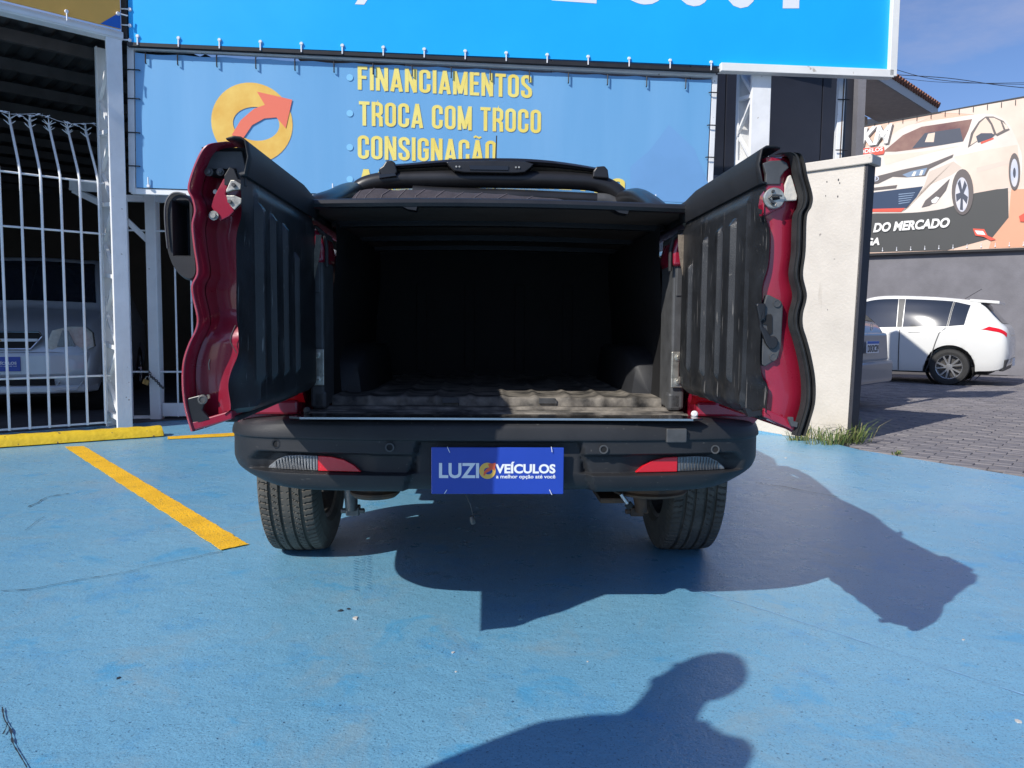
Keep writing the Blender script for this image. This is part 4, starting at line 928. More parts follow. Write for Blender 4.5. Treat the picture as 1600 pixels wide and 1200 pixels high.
# shed roof, back wall, side wall
sh = thing('open_shed', (-6.5, 11, 0), 'dark open shed with corrugated roof behind the white fence', 'shed')
def W(o, geo, name, m, **k): return geo.build(name, m, o, world=True, **k)
BD = Vector((.99, .138, 0)).normalized(); BNn = Vector((BD.y, -BD.x, 0))     # frontage direction of the right part
rows = []
for k in range(2):
    d = .16+k*12.0; rows.append([colb - FN*d + FD*(-15+20.5*i/410) + Vector((0, 0, ZT+.02-.02*k + .022*math.sin(i*1.9))) for i in range(411)])
W(sh, MB().grid(rows), 'roof_sheet', 'sheet')
for k in range(13):
    c = colb-FN*(.5+k*.85); W(sh, MB().bar(c+FD*-14+Vector((0, 0, ZT-.09)), c+FD*4.8+Vector((0, 0, ZT-.09)), .05, .10), 'purlin', 'purlin')
W(sh, MB().box((-8, 14.4, 1.8), (14, .2, 3.6)), 'back_wall', 'interior')
W(sh, MB().box((-1.2, 11.5, 1.8), (.2, 5.6, 3.6)), 'side_wall', 'interior')
W(sh, MB().box((-15, 9, 1.8), (.2, 14, 3.6)), 'side_wall', 'interior')
W(sh, MB().prism([colb-FN*.4+FD*-7, colb-FN*.4+FD*.6, Vector((-1.2, 8.2, 0)), Vector((-1.2, 14.4, 0)), Vector((-13, 14.4, 0))], (0, 0, .012)), 'shed_floor', 'asphalt')
for i in range(3): W(sh, MB().box((-3.0-.9*i, 14.28, 1.95), (.6, .04, .9)), 'vent_block', 'sheet')
# ================================================================== gate between column and truck
gt = thing('metal_gate', gnd(243, 657), 'white metal gate with square post behind the left tailgate door', 'gate')
gb = gnd(243, 657); gx = BD
post = W(gt, MB().prism([gb-gx*.05, gb+gx*.045, gb+gx*.045+Vector((0, .10, 0)), gb-gx*.05+Vector((0, .10, 0))], (0, 0, 2.17)), 'gate_post', 'white', bevel=.005)
W(gt, MB().bar(gb-gx*.32+Vector((0, .05, .03)), gb-gx*.06+Vector((0, .05, .03)), .03, .03), 'rail', 'white')
W(gt, MB().bar(gb+gx*.05+Vector((0, .05, .10)), gb+gx*2.3+Vector((0, .05, .10)), .05, .13), 'bottom_rail', 'white', bevel=.006)
for z, e in ((.47, 2.3), (1.82, 2.3)): W(gt, MB().cyl(gb-gx*.32+Vector((0, .04, z)), gb+gx*e+Vector((0, .04, z)), .009, 8), 'rail', 'white', smooth=True)
W(gt, MB().bar(gb-gx*.32+Vector((0, .05, 2.12)), gb+gx*2.3+Vector((0, .05, 2.12)), .05, .06), 'top_rail', 'white')
W(gt, MB().bar(gb-gx*.30+Vector((0, .05, 1.98)), gb-gx*.04+Vector((0, .05, 1.72)), .035, .05), 'brace', 'white')
for dx in [-.22]+[.20+.146*i for i in range(14)]:
    q = gb+gx*dx+Vector((0, .03, 0)); W(gt, MB().cyl(q+Vector((0, 0, .03)), q+Vector((0, 0, 2.12)), .009, 8), 'bar', 'white', smooth=True)
# the sloping bracket between fence and column
br = thing('steel_bracket', at(115, 290, 7.6), 'white triangular steel bracket seen through the fence beside the column', 'bracket')
W(br, MB().bar(at(112, 289, 7.9), at(170, 292, 7.25), .05, .11), 'top_bar', 'white', bevel=.004)
W(br, MB().bar(at(116, 297, 7.9), at(168, 322, 7.25), .05, .06), 'strut', 'white', bevel=.004)
# chain and padlock
cp = [at(u, v, gb.y-.03) for u, v in ((233, 580), (236, 588), (241, 592), (247, 598), (252, 604), (257, 607))]
ch = thing('chain', cp[0], 'dark chain hanging round the white gate post', 'chain'); P = smoothpath(cp, 3)
for i in range(len(P)-1):
    c = (P[i]+P[i+1])/2; d = (P[i+1]-P[i]).normalized(); a = d.orthogonal().normalized() if i % 2 else d.cross(d.orthogonal()).normalized(); L = (P[i+1]-P[i]).length*.75
    W(ch, MB().tube([c+d*(L*math.cos(6.283*k/10))+a*(.011*math.sin(6.283*k/10)) for k in range(11)], .0038, 6), 'chain_link', 'darksteel', smooth=True)
lk = at(228, 597, gb.y-.05); pdk = thing('padlock', lk, 'brass padlock closed on the chain of the gate', 'padlock')
W(pdk, MB().box(lk, (.055, .03, .05), Matrix.Rotation(R(20), 3, 'Y')), 'lock_body', 'brass', bevel=.006)
W(pdk, MB().tube([lk+Vector((.020*math.cos(a)+.015, 0, .025+.03*math.sin(a))) for a in [math.pi*k/8 for k in range(9)]], .005, 8), 'shackle', 'steel', smooth=True)
# ================================================================== yellow kerb
ka, kb = gnd(-120, 706), gnd(256, 680); kd = (kb-ka).normalized(); kn = Vector((-kd.y, kd.x, 0)); L = (kb-ka).length; rows = []
kerb_o = ka.copy()
for i in range(150):
    t = i/149; p = kd*(L*t); e = 1-sstep(.985, 1.0, t)*.75; row = []
    for a in range(13):
        f = a/12; x = -.105+.21*f; z = .085*max(0, 1-(abs(x)/.106)**2.4)**.6
        j = .007*mnoise.noise(Vector((t*L*9, x*25, 1)))+.016*min(0, mnoise.noise(Vector((t*L*5, x*9, 7)))+.15)
        row.append(p+kn*(x*e+j*.5)+Vector((0, 0, z*e+j*(1 if 0 < a < 12 else 0))))
    rows.append(row)
kerb = MB().grid(rows).build('yellow_kerb', 'kerbyellow', None, smooth=True, angle=60); kerb.location = kerb_o
tag(kerb, 'worn yellow painted concrete kerb in front of the bar fence', 'kerb')
# ================================================================== big blue sign and banner
BY0 = 6.84
def FR(x, z, off=0.0):                          # point on the frontage plane at lateral x
    p = Vector((-3.6, BY0, 0)); k = (x+3.6)/BD.x; return p+BD*k+BNn*off+Vector((0, 0, z))
bl = at(212, 84, BY0); xL, xR = -3.56, FR(0, 0).x
def frx(u, v, off=0.0): return onplane(u, v, FR(0, 0, off), BNn)
cTL, cTR, cBR, cBL = frx(211, 82), frx(1112, 124), frx(1102, 322), frx(213, 293)
ban = thing('advertising_banner', FR((cTL.x+cBR.x)/2, 2.15), 'blue banner with yellow Portuguese lettering stretched behind the pickup', 'banner')
nU, nV = 90, 26; rows = []
for j in range(nV+1):
    r_ = []
    for i in range(nU+1):
        u, v = i/nU, j/nV; p = (cBL*(1-u)+cBR*u)*(1-v)+(cTL*(1-u)+cTR*u)*v
        edge = min(v, 1-v, .5); sc_ = .012*abs(math.sin(u*math.pi*14))*(1-sstep(0, .10, 1-v))
        dep = .0016*mnoise.noise(Vector((u*22, v*1.2, 0)))
        r_.append(p+BNn*dep-Vector((0, 0, sc_)))
    rows.append(r_)
W(ban, MB().grid(rows), 'banner_sheet', 'bannerblue', smooth=True)
NB = .0045
def bpt(u, v, k=NB): return onplane(u, v, FR(0, 0, k), BNn)
def banner_line(s, u0, vt0, vb0, n_, u1=None):
    a, b2 = bpt(u0, vb0), bpt(u0, vt0); h = (b2-a).length
    w_target = (bpt(u1, vb0)-a).length if u1 else None
    x = 0
    for ch in s:
        (wd, _), _t = glyph({'Ç': 'C', 'Ã': 'A'}.get(ch, ch)); x += wd+.075
    xs = w_target/((x-.075)*h) if w_target else 1
    print_condensed(s, a, BD, (0, 0, 1), h, 'yellowprint', 'lettering', ban, BNn, xs)
banner_line('FINANCIAMENTOS', 559, 103, 140, BNn, 831)
banner_line('TROCA COM TROCO', 561, 158, 196, BNn, 845)
banner_line('CONSIGNAÇÃO', 559, 211, 248, BNn, 775)
banner_line('ACEITAMOS CARTÃO', 559, 264, 301, BNn, 976)
for v in (121, 177, 230, 280):
    c = bpt(546.5, v, NB+.001); W(ban, MB().add([c+BD*.03*math.cos(6.283*k/16)+Vector((0, 0, .03*math.sin(6.283*k/16))) for k in range(16)], [tuple(range(16))]), 'bullet', 'dotblue', fix=False)
rc = bpt(394, 192); rt = (bpt(394, 129)-rc).length
ring_logo(rc, BD, (0, 0, 1), rt, ban, BNn, soft=True)
# faint wave shapes printed on the right part
wv = [(985, 260), (1015, 235), (1045, 195), (1085, 232), (1108, 290), (1100, 318), (985, 312)]
M['bannerwave'] = mat('banner_wave', (.175, .375, .66), .38, var=.05, vs=2)
W(ban, MB().add([bpt(u, v, NB-.0015) for u, v in wv], [tuple(range(len(wv)))]), 'wave_print', 'bannerwave', fix=False)
# banner frame
def bar_px(o, u0, v0, u1, v1, off, w_, h_, nm, m='white'): return W(o, MB().bar(bpt(u0, v0, off), bpt(u1, v1, off), w_, h_), nm, m, bevel=.003)
bf = thing('banner_frame', FR(-3.6, 2.1), 'white square tube frame around the blue banner', 'frame')
bar_px(bf, 204, 74, 1117, 118, -.035, .05, .045, 'top_tube'); bar_px(bf, 206, 299, 1106, 329, -.035, .05, .05, 'bottom_tube')
bar_px(bf, 205, 72, 208, 301, -.03, .05, .055, 'side_tube'); bar_px(bf, 1116, 118, 1107, 327, -.03, .05, .05, 'side_tube')
for u in [228]+list(range(278, 1110, 61)): 
    v = 78+(u-211)*.0478; shared('tie', tieb_me, ban, MW[ban.name].inverted() @ bpt(u, v+6, .012), frame_rot(BNn, (0, 0, -1)))
for u in range(232, 1090, 72):
    v = 293+(u-213)*.0326; shared('tie', tie_me, ban, MW[ban.name].inverted() @ bpt(u, v-3, .012), frame_rot(BNn, (0, 0, 1)))
for v in (110, 155, 208, 260): shared('tie', tieb_me, ban, MW[ban.name].inverted() @ bpt(215, v, .012), frame_rot(BNn, -BD))
for v in (145, 196, 246, 297): shared('tie', tieb_me, ban, MW[ban.name].inverted() @ bpt(1112-(v-120)*.05, v, .012), frame_rot(BNn, BD))
# dark pole between column and banner, running up beside the sign
zt0 = 4.6
dp = thing('dark_pole', gnd(199, 656), 'thin dark pole between the lattice column and the banner', 'pole')
a = bpt(198, 300, -.02); W(dp, MB().bar(Vector((a.x, a.y, 0)), Vector((a.x-.0, a.y, zt0)), .07, .07), 'pole_body', 'blacksteel')
# upper sign
us = thing('blue_sign', FR(0, 3.6), 'large sky blue roadside sign with white phone digits cut by the top edge', 'sign')
SO = .06
def spt(u, v, k=SO): return onplane(u, v, FR(0, 0, k), BNn)
sBL, sBR = spt(202, 66), spt(1124, 108); zt = 4.66
sR = spt(1388, 108)
sheet = W(us, MB().prism([sBL, spt(1388, 113), Vector((sR.x, sR.y, zt)), Vector((sBL.x, sBL.y, zt))], (-BNn.x*.03, -BNn.y*.03, 0)), 'sign_sheet', 'signblue')
fz = spt(1124, 108).z
b1, b2, b3 = spt(1124, 112, SO+.012), spt(1393, 126, SO+.012), spt(1396, 20, SO+.012)
W(us, MB().bar(spt(1124, 106.5, SO+.0), spt(1392, 117, SO+.0), .10, .075), 'bottom_frame', 'whiteframe', bevel=.004)
q = spt(1391, 121, SO); W(us, MB().bar(Vector((q.x+.0, q.y, q.z)), Vector((q.x+.0, q.y, zt)), .075, .10, (BNn.x, BNn.y, 0)), 'side_frame', 'whiteframe', bevel=.004)
q0, q1 = spt(200, 70, SO-.02), spt(1124, 111, SO-.02); W(us, MB().bar(q0, q1, .05, .03), 'bottom_bar', 'blacksteel')
q = spt(197, 66, SO-.02); W(us, MB().bar(q, Vector((q.x, q.y, zt)), .05, .05, (0, 1, 0)), 'side_bar', 'blacksteel')
for i in range(20): 
    u = 215+i*64.0
    if u < 1120: shared('tie', tie_me, us, MW[us.name].inverted() @ spt(u, 60+(u-202)*.0455-4, SO+.002), frame_rot(BNn, (0, 0, -1)))
for i, v in enumerate((15, 40, 63)): shared('tie', tie_me, us, MW[us.name].inverted() @ spt(203, v, SO+.002), frame_rot(BNn, -BD))
for (ch, u0, u1, vb) in (('3', 985, 1037, 5.5), ('6', 1058, 1108, 8), ('0', 1131, 1183, 11), ('2', 862, 932, 0.6)):
    a = spt(u0, vb, SO+.002); w_ = (spt(u1, vb, SO+.002)-a).length
    print_text(ch, a, BD, (0, 0, 1), w_, .46, 'whiteprint', 'digit', us, .05)
st = [spt(u, 13, SO+.002) for u in (1223, 1248.5)]; hv = Vector((0, 0, .46)); fl = spt(1200, 13, SO+.002)
W(us, MB().add([st[0], st[1], st[1]+hv, st[0]+Vector((0, 0, .44)), fl+Vector((0, 0, .40)), fl+Vector((0, 0, .31)), st[0]+Vector((0, 0, .345))], [(0, 1, 2, 3, 6), (3, 4, 5, 6)]), 'digit', 'whiteprint', fix=False)
pts = [spt(u, v, SO+.002) for u, v in ((554.5, 6.6), (569, 7.2), (590, -25), (574, -25))]
W(us, MB().add(pts, [(0, 1, 2, 3)]), 'digit', 'whiteprint', fix=False)
# ================================================================== building front behind the sign, right part
bd_ = thing('shop_building', FR(2.6, 0, -1.3), 'dark clad shop front with grey base wall behind the white column', 'building')
def bp_(u, v, off): return onplane(u, v, FR(0, 0, off), BNn)
WO = -1.35
a = bp_(1338, 240, WO); b0 = FR(-1.0, 0, WO)
W(bd_, MB().prism([Vector((b0.x, b0.y, 0)), Vector((a.x, a.y, 0)), Vector((a.x, a.y, 2.62)), Vector((b0.x, b0.y, 2.62))], (-BNn.x*.2, -BNn.y*.2, 0)), 'base_wall', 'wallgrey')
W(bd_, MB().bar(Vector((b0.x, b0.y, 2.63)), Vector((a.x, a.y, 2.63)), .30, .08), 'ledge', 'wallgrey', bevel=.006)
seams = [b0.x, bp_(1160, 200, WO).x, bp_(1196, 200, WO).x, bp_(1305, 200, WO).x, a.x]
xx = [-1.0, 0.6, 2.2, bp_(1158, 200, WO).x, bp_(1308, 200, WO).x, a.x]
for x0, x1 in zip(xx, xx[1:]):
    p0, p1 = FR(x0+.006, 0, WO-.02), FR(x1-.006, 0, WO-.02)
    W(bd_, MB().prism([p0+Vector((0, 0, 2.67)), p1+Vector((0, 0, 2.67)), p1+Vector((0, 0, 4.1)), p0+Vector((0, 0, 4.1))], (-BNn.x*.1, -BNn.y*.1, 0)), 'cladding_panel', 'wallnavy', bevel=.004)
p = bp_(1341, 200, WO-.0); W(bd_, MB().bar(Vector((p.x, p.y, 0)), Vector((p.x, p.y, 4.1)), .09, .12, (0, 1, 0)), 'corner_trim', 'wallgrey')
side0 = Vector((p.x+.03, p.y+.07, 0)); W(bd_, MB().prism([side0, side0+Vector((-.07, 1.5, 0)), side0+Vector((-.07, 1.5, 4.1)), side0+Vector((0, 0, 4.1))], (-.15, 0, 0)), 'side_wall', 'wallnavy')
W(bd_, MB().box((b0.x+1.6, b0.y+1.1, 4.16), (6.0, 1.4, .12)), 'roof_slab', 'wallgrey')
# white post with lattice on the right, thin post, tie holders
cb = FR(0, 0, .0); cR = onplane(1172, 240, FR(0, 0, .02), BNn)
lattice_column('steel_column', Vector((cR.x, cR.y, 0)), BD, Vector((-.25, 1, 0)), 3.58, .195, .30, 'white lattice steel column behind the right tailgate door')
tp_ = onplane(1309, 200, FR(0, 0, -.2), BNn); pt = thing('thin_post', Vector((tp_.x, tp_.y, 0)), 'thin white post standing before the dark cladding', 'post')
W(pt, MB().bar(Vector((tp_.x-.03, tp_.y, 0)), Vector((tp_.x+.02, tp_.y, 3.6)), .065, .065), 'post_body', 'white', bevel=.004)
q = at(1316, 200, tp_.y-.03); W(pt, MB().tube([Vector((q.x-.02, q.y, 2.0)), Vector((q.x, q.y, 3.55))], .008, 6), 'rope', 'rust')
for z in (2.75, 3.25): W(pt, MB().tube([Vector((q.x-.07, q.y-.03, z)), Vector((q.x+.05, q.y-.03, z))], .006, 6), 'hook', 'blacksteel')
# ================================================================== cream end wall with cap
pA, pB = gnd(1180, 676), gnd(1326, 692); H = 2.36
H = at(1345, 243, pB.y).z-.075; pd = (pB-pA).normalized(); pn = Vector((-pd.y, pd.x, 0)); pn = pn if pn.y > 0 else -pn
ew = thing('end_wall', pB, 'cream rendered end wall with coping right of the truck', 'wall')
topA, topB = pA-pd*.02, pB+pd*.0
b = MB(); th = .16
b.add([pA, pB, pB+pn*th, pA+pn*th, pA+Vector((0, 0, H)), pB+pd*.05+Vector((0, 0, H)), pB+pd*.05+pn*th+Vector((0, 0, H)), pA+pn*th+Vector((0, 0, H))], [(3, 2, 1, 0), (4, 5, 6, 7), (0, 1, 5, 4), (1, 2, 6, 5), (2, 3, 7, 6), (3, 0, 4, 7)])
W(ew, b, 'wall_face', 'wallcream', bevel=.008)
e0 = pB+pd*.0; k = .012
W(ew, MB().add([e0+pd*k, e0+pd*k+pn*th, e0+pd*(k+.05)+pn*th+Vector((0, 0, H)), e0+pd*(k+.05)+Vector((0, 0, H)), e0+pd*(k-.03), e0+pd*(k-.03)+pn*th, e0+pd*(k+.02)+pn*th+Vector((0, 0, H)), e0+pd*(k+.02)+Vector((0, 0, H))], [(0, 1, 2, 3), (0, 3, 7, 4), (1, 5, 6, 2), (3, 2, 6, 7), (0, 4, 5, 1)]), 'end_face', 'wallside')
W(ew, MB().prism([pA-pd*.05-pn*.025+Vector((0, 0, H)), pB+pd*.10-pn*.025+Vector((0, 0, H)), pB+pd*.10+pn*(th+.02)+Vector((0, 0, H)), pA-pd*.05+pn*(th+.02)+Vector((0, 0, H))], (0, 0, .075)), 'coping', 'wallcream', bevel=.008)
for (u, v, r_) in ((1292, 284, .006), (1310, 281, .008), (1312, 286, .006), (1309, 307, .007), (1290, 306, .005), (1293, 484, .004)):
    c = onplane(u, v, pA-pn*.002, pn); W(ew, MB().add([c+pd*r_*math.cos(6.283*k/8)*.7+Vector((0, 0, r_*1.3*math.sin(6.283*k/8))) for k in range(8)], [tuple(range(8))]), 'wall_chip', 'wallside', fix=False)
W(ew, MB().add([onplane(u, v, pA-pn*.003, pn) for u, v in ((1182, 672), (1222, 679), (1222, 686), (1200, 686), (1182, 680))], [(0, 1, 2, 3, 4)]), 'paint_smear', M['floor'], fix=False)
# grass at its foot
def tuft(c, n, h, spread, label, seed, dry=.25):
    rr = random.Random(seed); g, d = MB(), MB()
    for i in range(n):
        a = rr.uniform(0, 6.283); r0 = rr.uniform(0, spread); b_ = Vector((math.cos(a)*r0*1.4, math.sin(a)*r0*.5, 0)); hh = h*rr.uniform(.4, 1); lean = Vector((math.cos(a), math.sin(a)*.8, 0))*hh*rr.uniform(.2, 1.3); wd = Vector((-math.sin(a), math.cos(a), 0))*rr.uniform(.002, .0045)
        m1 = b_+lean*.35+Vector((0, 0, hh*.6)); t1 = b_+lean+Vector((0, 0, hh*rr.uniform(.55, .95)))
        (d if rr.random() < dry else g).add([b_-wd, b_+wd, m1+wd*.8, m1-wd*.8, t1], [(0, 1, 2, 3), (3, 2, 4)])
    t = thing('grass_tuft', (c.x, c.y, 0), label, 'grass tuft', group='grass tufts at the foot of the cream wall')
    tag(g.build('green_blades', 'grass', t, fix=False), kind='stuff'); tag(d.build('dry_blades', 'grassdry', t, fix=False), kind='stuff')
tuft(gnd(1301, 694), 170, .19, .17, 'large green grass tuft at the right foot of the cream wall', 1)
tuft(gnd(1334, 691), 90, .27, .11, 'tall loose grass tuft on the corner beside the pavers', 2, .15)
tuft(gnd(1258, 688), 80, .22, .13, 'dry pale grass tuft left of the large green one', 3, .6)
tuft(gnd(1243, 688), 60, .06, .06, 'small low grass tuft under the right tailgate door', 4, .3)
tuft(gnd(1402, 710), 30, .04, .05, 'tiny grass tuft alone on the edge of the pavers', 5, .3)
# ================================================================== cars
def carloft(secs, nsub=5):
    ys = [q[0] for q in secs]; n = len(secs[0][1]); A = np.array([[list(p) for p in q[1]] for q in secs])
    pth = [smoothpath([Vector((secs[i][0], secs[i][1][j][0], secs[i][1][j][1])) for i in range(len(secs))], nsub) for j in range(n)]
    def S(y, t, off=0.0, side=1):
        def raw(y, t):
            P = []
            for j in range(n):
                xs = [p.x for p in pth[j]]; P.append((np.interp(y, xs, [p.y for p in pth[j]]), np.interp(y, xs, [p.z for p in pth[j]])))
            f = t*(n-1); i = min(int(f), n-2); r = f-i; P0, P1, P2, P3 = P[max(i-1, 0)], P[i], P[i+1], P[min(i+2, n-1)]
            q = [.5*((2*P1[k])+(-P0[k]+P2[k])*r+(2*P0[k]-5*P1[k]+4*P2[k]-P3[k])*r*r+(-P0[k]+3*P1[k]-3*P2[k]+P3[k])*r**3) for k in (0, 1)]
            return Vector((q[0], y, q[1]))
        p = raw(y, t)
        if off:
            e = .004; a = raw(y+e, t)-raw(y-e, t); b_ = raw(y, min(1, t+e))-raw(y, max(0, t-e)); nn = a.cross(b_).normalized()
            if nn.dot(Vector((1, 0, .3))) < 0: nn = -nn
            p = p+nn*off
        p.x *= side; return p
    return S
def csec(y, zb, zs, zt, wb, ws, wt):
    P = [(0, zb), (wb*.85, zb), (wb, zb+.06), (ws*1.0, zb+(zs-zb)*.5), (ws, zs-.07), (ws-.03, zs), (ws*.45+wt*.55, zs+(zt-zs)*.55), (wt, zt-.03 if zt-zs > .2 else zt-.012), (wt*.7, zt), (0, zt+.015)]
    return (y, P)
def carbody(S, y0, y1, ny, nt, m, parent, arches, nm='body'):
    rows = []
    for i in range(ny+1):
        y = y0+(y1-y0)*i/ny
        h = [S(y, j/nt) for j in range(nt+1)]
        for (ya, ra) in arches:
            for p in h:
                dy = y-ya; dz = p.z-.31
                if abs(dy) < ra and p.z < .31+math.sqrt(ra*ra-dy*dy): 
                    p.z = max(p.z, .31+math.sqrt(ra*ra-dy*dy)) if abs(p.x) > .3 else p.z
        rows.append(h+[Vector((-p.x, p.y, p.z)) for p in h[-2:0:-1]]+[h[0].copy()])
    b = MB().grid(rows); m_ = len(rows[0])-1; b.f.append(tuple(range(m_))); o = len(b.v)-m_-1; b.f.append(tuple(o+i for i in range(m_)))
    return b.build(nm, m, parent, smooth=True, angle=32)
def patch(S, quad, parent, name, m, side=1, off=.006, n=10, split=None):
    rows = []
    for i in range(n+1):
        r_ = []
        for j in range(n+1):
            u, v = i/n, j/n; y = (quad[0][0]*(1-u)+quad[1][0]*u)*(1-v)+(quad[3][0]*(1-u)+quad[2][0]*u)*v; t = (quad[0][1]*(1-u)+quad[1][1]*u)*(1-v)+(quad[3][1]*(1-u)+quad[2][1]*u)*v
            r_.append(S(y, t, off, side))
        rows.append(r_)
    o = MB().grid(rows).build(name, m, parent, smooth=True)
    return o
ctm = MB(); ctm.lathe((0, 0, 0), (1, 0, 0), [(-.095, .20), (-.10, .25), (-.095, .295), (-.07, .31), (.07, .31), (.095, .295), (.10, .25), (.095, .205)], 36); ctyre = ctm.mesh('tyre'); ctyre.materials.append(M['rubber'])
crm = MB(); crm.lathe((0, 0, 0), (1, 0, 0), [(.095, .205), (.085, .195), (.03, .185), (-.06, .18)], 36)
for k in range(5):
    for da in (-.17, .17):
        a = 2*math.pi*k/5+da; a2 = 2*math.pi*k/5+da*1.5+.10
        crm.bar((.078, math.sin(a)*.045, math.cos(a)*.045), (.086, math.sin(a2)*.192, math.cos(a2)*.192), .028, .014, (1, 0, 0))
crm.lathe((0, 0, 0), (1, 0, 0), [(.07, .055), (.09, .05), (.092, .001)], 18); crim = crm.mesh('rim'); crim.materials.append(M['rim'])
cdm = MB().lathe((0, 0, 0), (1, 0, 0), [(.02, .19), (.02, .02)], 24); cdisc = cdm.mesh('brake_disc'); cdisc.materials.append(M['darksteel'])
def carwheels(t, spots):
    for (x, y) in spots:
        e = shared('wheel', cdisc, t, (x, y, .31), (random.uniform(0, 6) if False else .3, 0, 0 if x > 0 else math.pi)); shared('tyre', ctyre, e); shared('rim', crim, e)
# white hatchback, rear towards us on the right
hd = Vector((-.80, .60, 0)).normalized()       # where it points
wc0 = Vector((8.66, 13.3, 0)); rz = math.atan2(-hd.x, hd.y)
wcar = thing('white_hatchback', wc0, 'white hatchback parked on the pavers in front of the billboard wall', 'car', rz)
secs = [csec(0, .42, .60, .78, .55, .62, .50), csec(.04, .34, .84, .97, .70, .77, .60), csec(.12, .28, .92, 1.06, .76, .82, .62), csec(.25, .25, .95, 1.22, .79, .845, .60), csec(.42, .24, .98, 1.41, .80, .855, .54), csec(.60, .22, .97, 1.46, .81, .86, .56), csec(1.3, .20, .95, 1.53, .82, .865, .60), csec(2.1, .20, .93, 1.54, .82, .865, .60), csec(2.55, .20, .90, 1.36, .82, .86, .60), csec(3.0, .2, .88, 1.02, .82, .86, .64), csec(3.55, .22, .80, .88, .80, .84, .60), csec(3.86, .28, .64, .72, .72, .76, .5), csec(3.95, .38, .55, .60, .6, .64, .4)]
S = carloft(secs)
carbody(S, 0, 3.95, 110, 40, 'carwhite', wcar, [(.85, .375), (3.32, .375)])
for s in (-1, 1):
    f = .62
    patch(S, [(1.70, .575), (2.62, .575), (2.30, .755), (1.72, .755)], wcar, 'front_window', 'glass', s)
    patch(S, [(.92, .575), (1.60, .575), (1.60, .755), (.86, .755)], wcar, 'rear_side_window', 'glass', s)
    patch(S, [(.66, .585), (.89, .577), (.83, .752), (.60, .73)], wcar, 'quarter_window', 'glass', s)
    patch(S, [(1.61, .575), (1.69, .575), (1.71, .755), (1.61, .755)], wcar, 'pillar_trim', 'greyplastic', s, .007)
    patch(S, [(.895, .577), (.915, .577), (.855, .752), (.835, .752)], wcar, 'window_bar', 'greyplastic', s, .007, 4)
    patch(S, [(.05, .49), (.42, .52), (.30, .585), (.05, .60)], wcar, 'tail_light', 'redlens', s, .008)
    patch(S, [(1.32, .47), (1.5, .47), (1.5, .495), (1.32, .495)], wcar, 'door_handle', 'carwhite', s, .02, 4)
    patch(S, [(1.02, .14), (2.75, .14), (2.75, .19), (1.06, .19)], wcar, 'sill', 'greyplastic', s, .004)
    for q in ([(1.63, .2), (1.645, .2), (1.645, .57), (1.63, .57)], [(1.20, .2), (1.215, .2), (.93, .57), (.915, .57)]): patch(S, q, wcar, 'door_gap', 'greyplastic', s, .007, 6)
    MB().lathe((s*.862, .85, .31), (s, 0, 0), [(-.35, .372), (-.02, .372)], 40).build('wheel_arch', 'dark', wcar)
    MB().lathe((s*.862, 3.32, .31), (s, 0, 0), [(-.35, .372), (-.02, .372)], 40).build('wheel_arch', 'dark', wcar)
patch(S, [(.13, .76), (.46, .76), (.42, 1.0), (.10, 1.0)], wcar, 'rear_window', 'glass', 1, .006); patch(S, [(.13, .76), (.46, .76), (.42, 1.0), (.10, 1.0)], wcar, 'rear_window', 'glass', -1, .006)
MB().prism([Vector((-.58, .62, 1.425)), Vector((.58, .62, 1.425)), Vector((.52, .19, 1.385)), Vector((-.52, .19, 1.385))], (0, 0, .05)).build('roof_spoiler', 'carwhite', wcar, bevel=.01)
MB().prism([Vector((-.76, .03, .46)), Vector((-.66, -.015, .46)), Vector((.66, -.015, .46)), Vector((.76, .03, .46)), Vector((.70, .06, .26)), Vector((-.70, .06, .26))], (0, .08, 0)).build('lower_bumper', 'greyplastic', wcar, bevel=.02)
MB().box((0, -.022, .40), (.40, .01, .13)).build('number_plate', 'whiteprint', wcar, bevel=.003)
MB().box((0, .01, .86), (.9, .012, .02)).build('tailgate_trim', 'chrome', wcar)
MB().tube([(-.1, .75, 1.49), (-.1, .62, 1.58), (-.1, .5, 1.66)], .005, 6).build('aerial', 'blacksteel', wcar)
MB().box((0, 2, .25), (1.3, 3.4, .12)).build('underbody', 'dark', wcar)
carwheels(wcar, ((-.755, .85), (.755, .85), (-.755, 3.32), (.755, 3.32)))
# blue grey car whose rear corner shows beside the end wall
rc_ = at(1357, 547, 9.0); hd2 = Vector((-.73, .68, 0)).normalized(); rz2 = math.atan2(-hd2.x, hd2.y)
bcar = thing('blue_grey_car', (rc_.x, rc_.y, 0), 'blue grey car whose rear corner shows right of the cream wall', 'car', rz2)
secs = [csec(0, .44, .60, .72, .56, .66, .52), csec(.05, .34, .80, .92, .70, .78, .62), csec(.14, .27, .90, 1.02, .77, .83, .64), csec(.30, .24, .95, 1.18, .80, .85, .62), csec(.55, .22, .96, 1.40, .81, .86, .58), csec(.9, .20, .95, 1.46, .82, .86, .60), csec(2.1, .20, .92, 1.45, .82, .865, .60), csec(2.55, .20, .90, 1.34, .82, .86, .60), csec(3.0, .2, .88, 1.02, .82, .86, .64), csec(3.6, .22, .80, .88, .80, .84, .60), csec(4.1, .3, .60, .68, .68, .70, .45)]
S2 = carloft(secs)
carbody(S2, 0, 4.1, 90, 36, 'bluegrey', bcar, [(.72, .36), (3.3, .36)])
